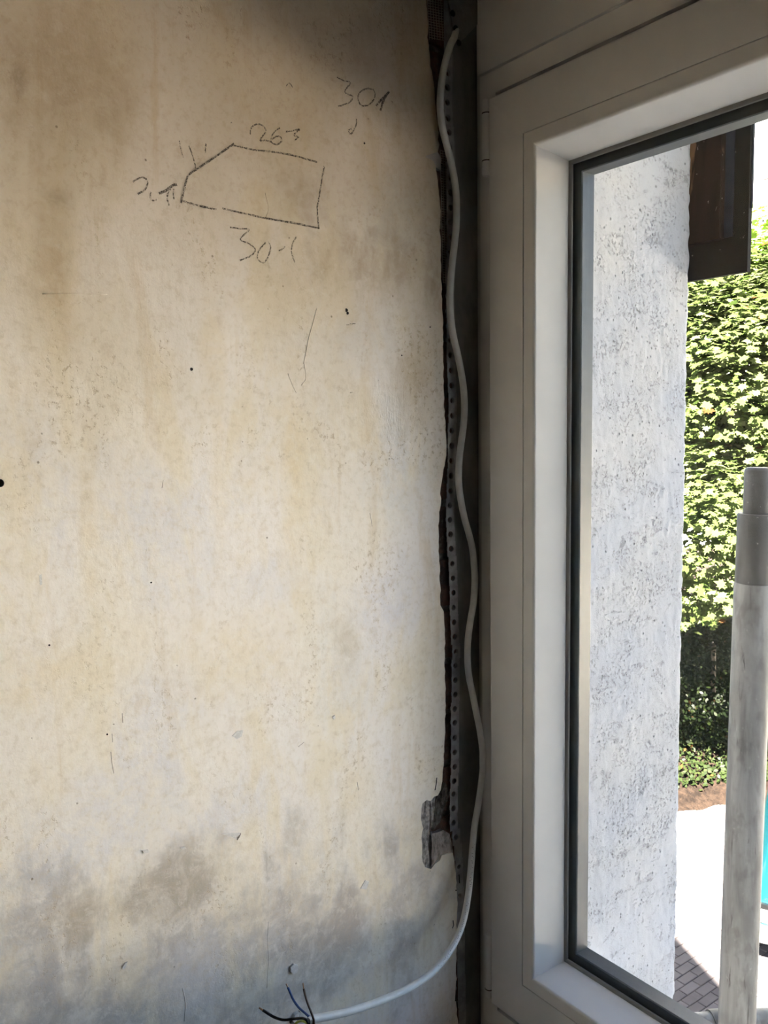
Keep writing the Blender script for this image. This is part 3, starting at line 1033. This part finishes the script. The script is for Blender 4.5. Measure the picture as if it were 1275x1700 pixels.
wire('blue_wire', [(480, 402), (508, 465), (553, 570), (610, 652), (680, 715), (735, 768), (770, 840)], [.045, .05, .06, .07, .08, .088, .090], BLUE, 4, 'thin blue insulated wire')
wire('brown_wire', [(657, 396), (668, 468), (700, 590), (742, 700), (768, 780), (774, 850)], [.08, .082, .088, .094, .096, .095], BROWN, 5, 'thin brown insulated wire with bare tip')
wire('black_wire', [(192, 655), (244, 690), (350, 755), (450, 785), (560, 774), (650, 768), (700, 795), (735, 860)], [.04, .045, .055, .065, .075, .085, .092, .092], BLACK, 5, 'thin black insulated wire with bare tip', .0016)
wire('earth_wire', [(560, 835), (610, 805), (650, 798), (690, 815), (730, 850), (750, 880)], [.06, .066, .075, .083, .088, .09], YELGRN, 2, 'yellow and green earth wire')
c1, c2 = onx(400 + 715 / 6.375, 1570 + 800 / 6.375, .091), onx(518, 1692, .09)
MB().tube([c1, c2], [.0040, .0042], 12).build('inner_sheath', WHITE_PIPE, cable, auto=50)

# broken plaster tuft and plug behind the wires
o = chip([(482, 1690), (486, 1682), (490, 1679), (494, 1677), (493, 1684), (489, 1690), (485, 1694)], .006)
chip([(480, 1697), (483, 1689), (488, 1692), (493, 1683), (496, 1677), (495, 1686), (490, 1697)], .004, CHIP_DARK)

# ================================================================== outside: timber at the outer edge of the reveal
post = empty('timber_frame_post')
tag(post, 'dark weathered timber frame post with peeling brown batten fixed to the outer wall edge', 'timber post')
yb = YO + .012


def fx(px, py, y):
    return ony(px, py, y)


bx1 = fx(1243, 350, yb)[0]
bz0 = fx(1215, 455, yb)[2]
MB().box((XR - .03, yb, bz0), (bx1, yb + .009, 2.6)).build('backing_board', BOARD, post)
gx0, gx1 = fx(1196, 300, yb)[0], fx(1219, 300, yb)[0]
gz = fx(1205, 395, yb)[2]
MB().box((gx0, yb - .0015, gz), (gx1, yb + .002, 2.6)).build('groove_strip', BLUEGREY, post)
tx0 = XR - .006
tx1 = fx(1197, 300, yb - .012)[0]
tz = fx(1180, 396, yb - .012)[2]
NB = 40
vs, fs = [], []
for i in range(NB + 1):
    zq = tz + (2.6 - tz) * (i / NB)
    jj = .0012 * mnoise.noise(Vector((3, 1, zq * 30)))
    for (x, y) in ((tx0 + jj, yb - .012), (tx1 - .001 + jj, yb - .012), (tx1 + jj, yb - .010), (tx1, yb), (tx0, yb)):
        vs.append((x, y, zq))
for i in range(NB):
    for k_ in range(5):
        fs.append((i * 5 + k_, i * 5 + (k_ + 1) % 5, i * 5 + 5 + (k_ + 1) % 5, i * 5 + 5 + k_))
fs += [(4, 3, 2, 1, 0), tuple(NB * 5 + k_ for k_ in range(5))]
MB().add(vs, fs).build('batten', TIMBER, post)['label'] = 'brown batten with flaking paint'
MB().box((tx0 - .004, yb - .0135, tz - .0025), (tx1 + .001, yb, tz)).build('metal_drip_edge', TIMBER, post)
MB().box((bx1, yb + .004, fx(1243, 345, yb)[2]), (bx1 + .0022, yb + .0075, 2.6)).build('edge_strip', BLUEGREY, post)

# ================================================================== scaffold
pole = empty('scaffold_pole')
tag(pole, 'grey galvanised scaffold pole standing just outside the window', 'scaffold pole')
YP = 1.50
A_ = Vector(ony(1223.5, 1690, YP))
B_ = Vector(ony(1255, 870, YP))
ax = (B_ - A_).normalized()
halfw = 29.0 / F * project(np.array(A_))[2]
at = lambda zv: A_ + ax * ((zv - A_.z) / ax.z)
zc = ony(1250, 967, YP)[2]
zt_ = ony(1250, 852, YP)[2]
zs_ = ony(1255, 776, YP)[2]
foot = at(GZ + .02)
MB().tube([foot, at(zc - .004), at(zc)], [halfw, halfw, halfw * .97], 28).build('tube', GALV, pole, auto=40)
MB().tube([at(zc), at(zc + .002), at(zt_ - .002), at(zt_)], [halfw * .93, halfw * .95, halfw * .95, halfw * .92], 28).build('sleeve', GALV_D, pole, auto=40)
MB().tube([at(zt_), at(zs_ - .006), at(zs_ - .002), at(zs_)], [halfw * .68, halfw * .68, halfw * .62, halfw * .54], 24).build('spigot', GALV_D, pole, auto=40)
f = foot
MB().box((f.x - .075, f.y - .075, GZ), (f.x + .075, f.y + .075, GZ + .02)).build('base_plate', GALV, pole)
# horizontal tube behind the pole
La, Lb = Vector(ony(1130, 1706, YP + .09)), Vector(ony(1275, 1692, YP + .03))
dl = (Lb - La).normalized()
dl.z = 0
dl = Vector((math.sin(math.radians(33)), math.cos(math.radians(33)), 0))
pc = at(La.z - .01)
cl = Vector((pc.x, pc.y, 0)) + Vector((-dl.y, dl.x, 0)) * (halfw + .0325)
if cl.y < pc.y:
    cl = Vector((pc.x, pc.y, 0)) - Vector((-dl.y, dl.x, 0)) * (halfw + .0325)
cl.z = ony(1223, 1720, cl.y)[2]
led = empty('scaffold_ledger')
tag(led, 'horizontal grey scaffold tube crossing behind the upright pole', 'scaffold tube')
MB().tube([cl - dl * ((cl.y - YO - .03) / dl.y), cl + dl * 1.6], .027, 24).build('tube', GALV, led, auto=40)
MB().tube([cl - dl * .018, cl + dl * .018], .031, 24).build('coupler', GALV_D, led, auto=40)

# ================================================================== yard
yard = MB().box((-14, YO, GZ - .3), (9, 13, GZ - .012)).build('yard_floor', GAPDARK)
tag(yard, 'block paved yard in front of the house', kind='structure')
PL, PW, PG = .205, .094, .008
bm = bmesh.new()
bmesh.ops.create_cube(bm, size=1.0)
for v in bm.verts:
    v.co = Vector((v.co.x * (PW - PG), v.co.y * (PL - PG), v.co.z * .06))
top = [e for e in bm.edges if all(v.co.z > 0 for v in e.verts)]
bmesh.ops.bevel(bm, geom=top, offset=.004, segments=1, affect='EDGES')
bot = [f for f in bm.faces if f.normal.z < -.9]
bmesh.ops.delete(bm, geom=bot, context='FACES')
pav_me = bpy.data.meshes.new('brick')
bm.to_mesh(pav_me)
bm.free()
pav_me.materials.append(PAVER)
pv = np.array([v.co[:] for v in pav_me.vertices])
pf = [tuple(p_.vertices) for p_ in pav_me.polygons]
cells = []
rot = math.radians(-1.5)
for i in range(-95, 45):
    for j in range(-4, 60):
        x = -1.0 + i * PW
        y = 1.35 + j * PL + (PL / 2 if i % 2 else 0)
        xr, yr = x * math.cos(rot) - y * math.sin(rot) * 1.0, x * math.sin(rot) + y * math.cos(rot)
        if yr < YO + .1 or yr > 11.6 or xr < -7.2 or xr > -0.6:
            continue
        cells.append((xr, yr))
cells = np.array(cells)
px, py, dz = project(np.c_[cells, np.full(len(cells), GZ)])
inview = (px > 1118) & (px < 1290) & (py < 1720) & (py > 1300)
order = np.argsort(dz + (~inview) * 1000)
single = set(order[:300].tolist())
rest = MB()
for i, (x, y) in enumerate(cells):
    zq = GZ - .03 + random.uniform(-.002, .002)
    rz = rot + random.uniform(-.012, .012)
    if i in single and inview[i]:
        o = bpy.data.objects.new('brick', pav_me)
        COL.objects.link(o)
        o.parent = yard
        o.location = (x, y, zq)
        o.rotation_euler = (random.uniform(-.008, .008), random.uniform(-.008, .008), rz)
    else:
        c, s_ = math.cos(rz), math.sin(rz)
        q_ = np.c_[pv[:, 0] * c - pv[:, 1] * s_ + x, pv[:, 0] * s_ + pv[:, 1] * c + y, pv[:, 2] + zq]
        rest.add(q_, pf)
o = rest.build('bricks_beyond', PAVER, yard, fix=False)
o['kind'] = 'stuff'

tag(MB().box((-.55, YO, GZ - .2), (24, 37, GZ + .01)).build('added_bounce_floor', BOUNCE_APRON), 'added pale forecourt right of the paving, bouncing sunlight into the room', kind='structure')  # unseen pale slab added to throw sunlight up through the window

# ---- planted bank
BK = np.array([(-6.6, 4.0), (-5.9, 7.0), (-5.28, 8.8), (-5.08, 9.5), (-4.85, 9.95), (-4.1, 10.5), (-2.2, 11.0), (-1.2, 12.2), (-.2, 16.0), (0.8, 36.0), (24.0, 37.0)])


def bank_dist(x, y):
    """signed distance: positive on the planted side"""
    best, sg = 1e9, 1
    for (a0, a1), (b0, b1) in zip(BK, BK[1:]):
        dx, dy = b0 - a0, b1 - a1
        t = max(0, min(1, ((x - a0) * dx + (y - a1) * dy) / (dx * dx + dy * dy)))
        d = math.hypot(x - a0 - t * dx, y - a1 - t * dy)
        if d < best:
            best = d
            sg = 1 if dx * (y - a1) - dy * (x - a0) > 0 else -1
    return best * sg


def bank_z(d):
    return GZ - .02 + (0 if d < 0 else min(1.5, .12 * min(d, .2) / .2 + .36 * max(0, d - .05)))


gx, gy = np.arange(-13, 24.1, .3), np.arange(3.6, 40, .3)
vs, fs = [], []
for x in gx:
    for y in gy:
        d = bank_dist(x, y)
        vs.append((x, y, bank_z(d) + (.03 * mnoise.noise(Vector((x * 3, y * 3, 0))) if d > .05 else -.03)))
n = len(gy)
for i in range(len(gx) - 1):
    for j in range(n - 1):
        a = i * n + j
        if max(vs[a][2], vs[a + 1][2], vs[a + n][2], vs[a + n + 1][2]) > GZ - .02:
            fs.append((a, a + n, a + n + 1, a + 1))
bank = MB().add(vs, fs).build('bank_ground', SOIL, None, smooth=True, fix=False)
tag(bank, 'sloping planted bank of brown soil behind the yard', kind='structure')

# leaf outlines
MAPLE = np.array([(0, -.50), (.08, -.30), (.32, -.42), (.26, -.20), (.52, -.05), (.34, .02), (.40, .24), (.20, .16), (.12, .30), (0, .56),
                  (-.12, .30), (-.20, .16), (-.40, .24), (-.34, .02), (-.52, -.05), (-.26, -.20), (-.32, -.42), (-.08, -.30)])
OVAL = np.array([(0, -.5), (.26, -.2), (.28, .12), (0, .52), (-.28, .12), (-.26, -.2)])


def leaf_verts(outline, P, N, size, droop=.25):
    """P (n,3), N (n,3) normals -> verts (n,k,3)"""
    n = len(P)
    N = N / np.linalg.norm(N, axis=1, keepdims=True)
    A = rng.normal(size=(n, 3))
    U = np.cross(N, A)
    U /= np.linalg.norm(U, axis=1, keepdims=True)
    V = np.cross(N, U)
    u, v = outline[:, 0], outline[:, 1]
    wv = -droop * (u * u * 1.2 + np.maximum(v, 0) ** 2) * 1.0
    sz = size[:, None, None]
    return P[:, None, :] + sz * (U[:, None, :] * u[None, :, None] + V[:, None, :] * v[None, :, None] + N[:, None, :] * wv[None, :, None])


def leaves_object(name, LV, mat, parent):
    n, k, _ = LV.shape
    me = bpy.data.meshes.new(name)
    me.vertices.add(n * k)
    me.vertices.foreach_set('co', LV.reshape(-1).astype(np.float32))
    me.loops.add(n * k)
    me.loops.foreach_set('vertex_index', np.arange(n * k, dtype=np.int32))
    me.polygons.add(n)
    me.polygons.foreach_set('loop_start', np.arange(0, n * k, k, dtype=np.int32))
    me.polygons.foreach_set('loop_total', np.full(n, k, dtype=np.int32))
    me.materials.append(mat)
    me.update(calc_edges=True)
    o = bpy.data.objects.new(name, me)
    COL.objects.link(o)
    o.parent = parent
    return o


def crown(center, radii, n, size, outline=MAPLE, up=.9, shell=.55, near=None):
    """leaf sprays: clusters on the crown's shell, leaves lying in tiers and tipping outwards"""
    center, radii = np.array(center), np.array(radii)
    nc = max(1, n // 9)
    d = rng.normal(size=(nc, 3))
    d /= np.linalg.norm(d, axis=1, keepdims=True)
    if near is not None:
        keep = d @ near > -.25
        d = d[keep]
    rad = shell + (1 - shell) * rng.random(len(d)) ** .6
    rad *= 1 + .10 * np.sin(d[:, 0] * 9 + 1) * np.cos(d[:, 2] * 8)
    C = center + d * rad[:, None] * radii
    P = np.repeat(C, 9, axis=0) + rng.normal(size=(len(C) * 9, 3)) * np.array([.17, .17, .05])
    D = np.repeat(d, 9, axis=0)
    N = D * .55 + np.array([0, 0, up]) + rng.normal(size=P.shape) * .32
    sz = size * (.65 + .6 * rng.random(len(P)))
    P[:, 2] -= .12 * np.linalg.norm(P - np.repeat(C, 9, axis=0), axis=1)
    return P, N, sz


def in_cone(P, m=60):
    px, py, dz = project(P)
    return (px > 1120 - m) & (px < 1275 + m) & (py > 120) & (py < 1400) & (dz > 0)


def tree(name, label, base, trunk_h, crowns, mat, lname, nsingle=0, outline=MAPLE, group=None, inner=4):
    t = empty(name)
    tag(t, label, 'tree', group)
    b = MB()
    bx, by, bz = base
    b.tube([(bx, by, bz), (bx + .03, by + .02, bz + trunk_h * .5), (bx - .02, by, bz + trunk_h)], [.16, .12, .09], 12)
    b.build('trunk', BARK, t, auto=60)
    allP, allN, allS = [], [], []
    for (c, rd, n, sz) in crowns:
        P, N, s_ = crown(c, rd, n, sz, outline, near=np.array([.5, -.8, .3]))
        allP.append(P), allN.append(N), allS.append(s_)
        for k_ in range(6):
            e = np.array(c) + rng.normal(size=3) * np.array(rd) * .4
            MB().tube([(bx, by, bz + trunk_h * .8), tuple((np.array((bx, by, bz + trunk_h)) + e) / 2 + np.array([0, 0, .1])), tuple(e)], [.05, .03, .012], 6).build('branch', BARK, t)
    o = leaves_object('inner_foliage', leaf_verts(outline, *[np.concatenate(q_[inner:inner + 2]) for q_ in (allP, allN, allS)]), LEAF_IN_LIFT, t)
    o['kind'] = 'stuff'
    for q_ in (allP, allN, allS):
        del q_[inner:inner + 2]
    P, N, sz = np.concatenate(allP), np.concatenate(allN), np.concatenate(allS)
    LV = leaf_verts(outline, P, N, sz)
    px, py, dz = project(P)
    vis = (px > 1140) & (px < 1275) & (py > 330) & (py < 1250)
    idx = np.argsort(dz + (~vis) * 100)[:nsingle] if nsingle else np.array([], int)
    mask = np.ones(len(P), bool)
    mask[idx] = False
    o = leaves_object('foliage', LV[mask], mat, t)
    o['kind'] = 'stuff'
    for i in idx:
        if vis[i]:
            leaves_object('leaf', LV[i:i + 1], mat, t)
    return t


def at_px(px, py, dist):
    d = ray(px, py)
    return CAM + d / np.linalg.norm(d) * dist


c0 = at_px(1215, 640, 11.6)
c1 = at_px(1275, 580, 12.2)
c2 = at_px(1180, 870, 11.2)
c3 = at_px(1150, 560, 12.4)
tree('maple_tree', 'broad sunlit green maple tree filling the view beside the outer wall', (c0[0] + .2, c0[1] + 1.2, -2.2), 3.2,
     [(c0, (1.5, 1.5, 1.35), 12000, .125), (c2, (1.5, 1.4, 1.2), 10000, .125), (c1, (1.5, 1.4, 1.25), 9000, .12), (c3, (1.4, 1.3, 1.3), 9000, .12),
      (c0 + np.array([-.3, .9, 0]), (1.7, .9, 2.3), 9000, .16), (c0 + np.array([.5, 1.4, .6]), (1.9, .9, 2.2), 8000, .17),
      (c0 + np.array([2.6, .6, .2]), (1.9, 1.8, 2.0), 3600, .18), (c0 + np.array([-2.4, -.2, -.3]), (1.9, 1.8, 2.0), 3200, .18)], LEAF, 'leaf', 300)

# bush under the maple, crown shade painted into its leaf colour
bush = empty('shaded_bush')
tag(bush, 'bush with shade painted into its dark leaves, under the maple and above the ivy bank', 'bush')
cb = at_px(1190, 1090, 12.6) + np.array([-.35, .2, .05])
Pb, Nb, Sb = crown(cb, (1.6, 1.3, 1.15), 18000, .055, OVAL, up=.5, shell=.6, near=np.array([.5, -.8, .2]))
o = leaves_object('foliage', leaf_verts(OVAL, Pb, Nb, Sb), LEAF_BUSH_SHADE, bush)
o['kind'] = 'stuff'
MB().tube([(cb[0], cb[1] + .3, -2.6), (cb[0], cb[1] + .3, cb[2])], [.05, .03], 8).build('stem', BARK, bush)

# ivy on the bank
n = 46000
X = rng.uniform(-8.5, -4.25, n)
Y = rng.uniform(7.2, 14.5, n)
keep, P = [], []
for x, y in zip(X, Y):
    d = bank_dist(x, y)
    thin = .30 + .28 * mnoise.noise(Vector((x * 1.7, y * 1.7, 4)))
    if d > thin and not (d < thin + .5 and random.random() < .55):
        P.append((x, y, bank_z(d) + random.uniform(.02, .17)))
P = np.array(P)
N = rng.normal(size=P.shape) * .45 + np.array([.25, -.45, .9])
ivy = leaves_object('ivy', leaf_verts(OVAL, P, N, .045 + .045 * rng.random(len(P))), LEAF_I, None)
tag(ivy, 'low green ivy covering the bank below the dark bush', 'ivy', kind='stuff')

# ================================================================== car, nose to the house
car = empty('car')
tag(car, 'turquoise car parked on the sunlit paving behind the scaffold pole', 'car')
CX0, CX1 = -2.96, -1.26
CYF = 7.45
xm = (CX0 + CX1) / 2
hw = (CX1 - CX0) / 2
# sections from nose to tail: y, half width, bottom, shoulder height, top height (bonnet line)
sec = [(0.00, .70, .34, .58, .66), (0.06, .78, .28, .64, .74), (0.22, .82, .24, .70, .82), (.60, .84, .22, .76, .88), (1.15, .84, .22, .82, .97), (1.9, .84, .22, .86, .98), (2.9, .84, .22, .88, .98),
       (3.5, .84, .24, .86, .97), (4.0, .80, .30, .80, .92), (4.12, .72, .40, .70, .80)]
b = MB()
ring = []
for (y, h, z0, z1, z2_) in sec:
    pts = [(-h * .92, z0), (-h, z0 + .10), (-h, z1 - .06), (-h * .97, z1), (-h * .86, z2_ - .03), (-h * .6, z2_), (0, z2_ + .015), (h * .6, z2_), (h * .86, z2_ - .03), (h * .97, z1), (h, z1 - .06), (h, z0 + .10), (h * .92, z0)]
    ring.append([(xm + x, CYF + y, GZ + zq) for x, zq in pts])
npt = len(ring[0])
vs = [p_ for r_i in ring for p_ in r_i]
fs = []
for i in range(len(ring) - 1):
    for j in range(npt):
        j2 = (j + 1) % npt
        fs.append((i * npt + j, i * npt + j2, (i + 1) * npt + j2, (i + 1) * npt + j))
fs += [tuple(range(npt)), tuple((len(ring) - 1) * npt + j for j in range(npt))]
b.add(vs, fs).build('body', TEAL, car, auto=32)
cabs = [(1.10, .72, .95), (1.75, .60, 1.36), (2.9, .60, 1.38), (3.55, .70, .96)]
b = MB()
vs = []
for (y, h, zq) in cabs:
    vs += [(xm - h, CYF + y, GZ + zq), (xm + h, CYF + y, GZ + zq)]
b.add([(xm - .72, CYF + 1.10, GZ + .95), (xm + .72, CYF + 1.10, GZ + .95), (xm + .58, CYF + 1.75, GZ + 1.36), (xm - .58, CYF + 1.75, GZ + 1.36),
       (xm - .72, CYF + 3.60, GZ + .95), (xm + .72, CYF + 3.60, GZ + .95), (xm + .58, CYF + 3.0, GZ + 1.36), (xm - .58, CYF + 3.0, GZ + 1.36)],
      [(0, 1, 2, 3), (5, 4, 7, 6), (0, 3, 7, 4), (1, 5, 6, 2), (0, 4, 5, 1), (3, 2, 6, 7)]).build('windows', CARGLASS, car)
b = MB()
b.prism([(CYF + 1.70, GZ + 1.35), (CYF + 1.85, GZ + 1.41), (CYF + 2.9, GZ + 1.42), (CYF + 3.06, GZ + 1.35)], 0, xm - .62, xm + .62).build('roof_panel', TEAL, car)
MB().box((CX0 + .0, CYF - .07, GZ + .32), (CX1, CYF + .12, GZ + .46)).build('bumper', SILVER, car)
MB().box((xm - .80, CYF - .005, GZ + .62), (xm + .80, CYF + .04, GZ + .66)).build('grille_trim', CHROME, car)
for k_ in range(3):
    MB().box((xm - .45, CYF - .012, GZ + .49 + k_ * .04), (xm + .45, CYF + .02, GZ + .51 + k_ * .04)).build('grille_slat', CHROME, car)
for sx in (-1, 1):
    a = xm + sx * .62
    MB().box((a - .15, CYF - .012, GZ + .49), (a + .15, CYF + .05, GZ + .61)).build('headlamp', LAMPG, car)
    for wy in (.75, 3.3):
        c = Vector((xm + sx * .74, CYF + wy, GZ + .30))
        o = MB().tube([c - Vector((.09, 0, 0)), c + Vector((.105, 0, 0))], .30, 24).build('wheel', TYRE, car, auto=40)
        MB().tube([c + Vector((sx * .10, 0, 0)), c + Vector((sx * .112, 0, 0))], .19, 18).build('hub_cap', CHROME, o)

pivot = Vector((xm, CYF + 2.0, GZ))
for o in car.children_recursive:
    o.data.transform(Matrix.Scale(.84, 4, (0, 1, 0)) @ Matrix.Translation(-pivot))
ca, sa = math.cos(math.radians(24)), math.sin(math.radians(24))
lx, ly = -hw + .10, -2.02 * .84                      # front corner nearest the pole
car.rotation_euler = (0, 0, math.radians(24))
car.location = (-2.84 - (lx * ca - ly * sa), 7.02 - (lx * sa + ly * ca), GZ)

# ================================================================== white building beyond the trees
bld = empty('apartment_building')
tag(bld, 'bright white apartment building with balconies beyond the maple', 'building')
YB_ = 24.0
l = ony(1120, 700, YB_)[0]
b0 = ony(1262, 332, YB_)
MB().box((-24, YB_, GZ), (2, YB_ + 9, 12.5)).build('facade', FACADE, bld)


def bpx(px, py, y=YB_):
    return ony(px, py, y)


for (x0, x1, y0, y1) in ((1266, 1300, 358, 405), (1262, 1300, 272, 300), (1222, 1240, 358, 405), (1215, 1238, 272, 300)):
    p0, p1 = bpx(x0, y1), bpx(x1, y0)
    fr = MB()
    for (xa_, xb_, za_, zb_2) in ((p0[0], p0[0] + .07, p0[2], p1[2]), (p1[0] - .07, p1[0], p0[2], p1[2]), (p0[0], p1[0], p0[2], p0[2] + .07), (p0[0], p1[0], p1[2] - .07, p1[2])):
        fr.box((xa_, YB_ - .06, za_), (xb_, YB_ + .01, zb_2))
    o = fr.build('window', GREYPAINT if y0 < 300 else FACADE, bld)
    MB().box((p0[0] + .07, YB_ - .02, p0[2] + .07), (p1[0] - .07, YB_ + .01, p1[2] - .07)).build('glass', PANE if y0 > 300 else FACADE, o)
p0, p1 = bpx(1244, 470, YB_ - 1.3), bpx(1330, 425, YB_ - 1.3)
MB().box((p0[0], YB_ - 1.3, p0[2] - .15), (p1[0] + 3, YB_, p0[2])).build('balcony_slab', FACADE, bld)
for zq in (p1[2], (p1[2] + p0[2]) / 2):
    MB().box((p0[0], YB_ - 1.3, zq - .03), (p1[0] + 3, YB_ - 1.26, zq + .03)).build('balcony_rail', GREYPAINT, bld)
for k_ in range(12):
    xk = p0[0] + k_ * .38
    MB().box((xk, YB_ - 1.29, p0[2]), (xk + .05, YB_ - 1.25, p1[2])).build('railing_post', FACADE, bld)
q0, q1 = bpx(1263, 356, YB_ - .6), bpx(1300, 340, YB_ - .6)
MB().prism([(YB_ - .7, q0[2]), (YB_, q1[2] + .1), (YB_, q1[2]), (YB_ - .7, q0[2] - .08)], 0, q0[0], q1[0] + 1).build('awning', ORANGE, bld)
for px in (1247, 1256):
    c = bpx(px, 420, YB_ - 1.28)
    MB().box((c[0] - .09, YB_ - 1.36, p0[2]), (c[0] + .09, YB_ - 1.2, p1[2] + 4)).build('balcony_column', FACADE, bld)

# overhead wire
wa, wb = ony(1246, 222, 16), ony(1290, 208, 16)
d = np.array(wb) - np.array(wa)
wr = MB().tube([tuple(wa - d * 4), tuple(wa), tuple(wb), tuple(wb + d * 4)], .012, 6).build('overhead_wire', GREYPAINT)
tag(wr, 'thin dark overhead wire crossing the bright sky beyond the timber post', 'wire')
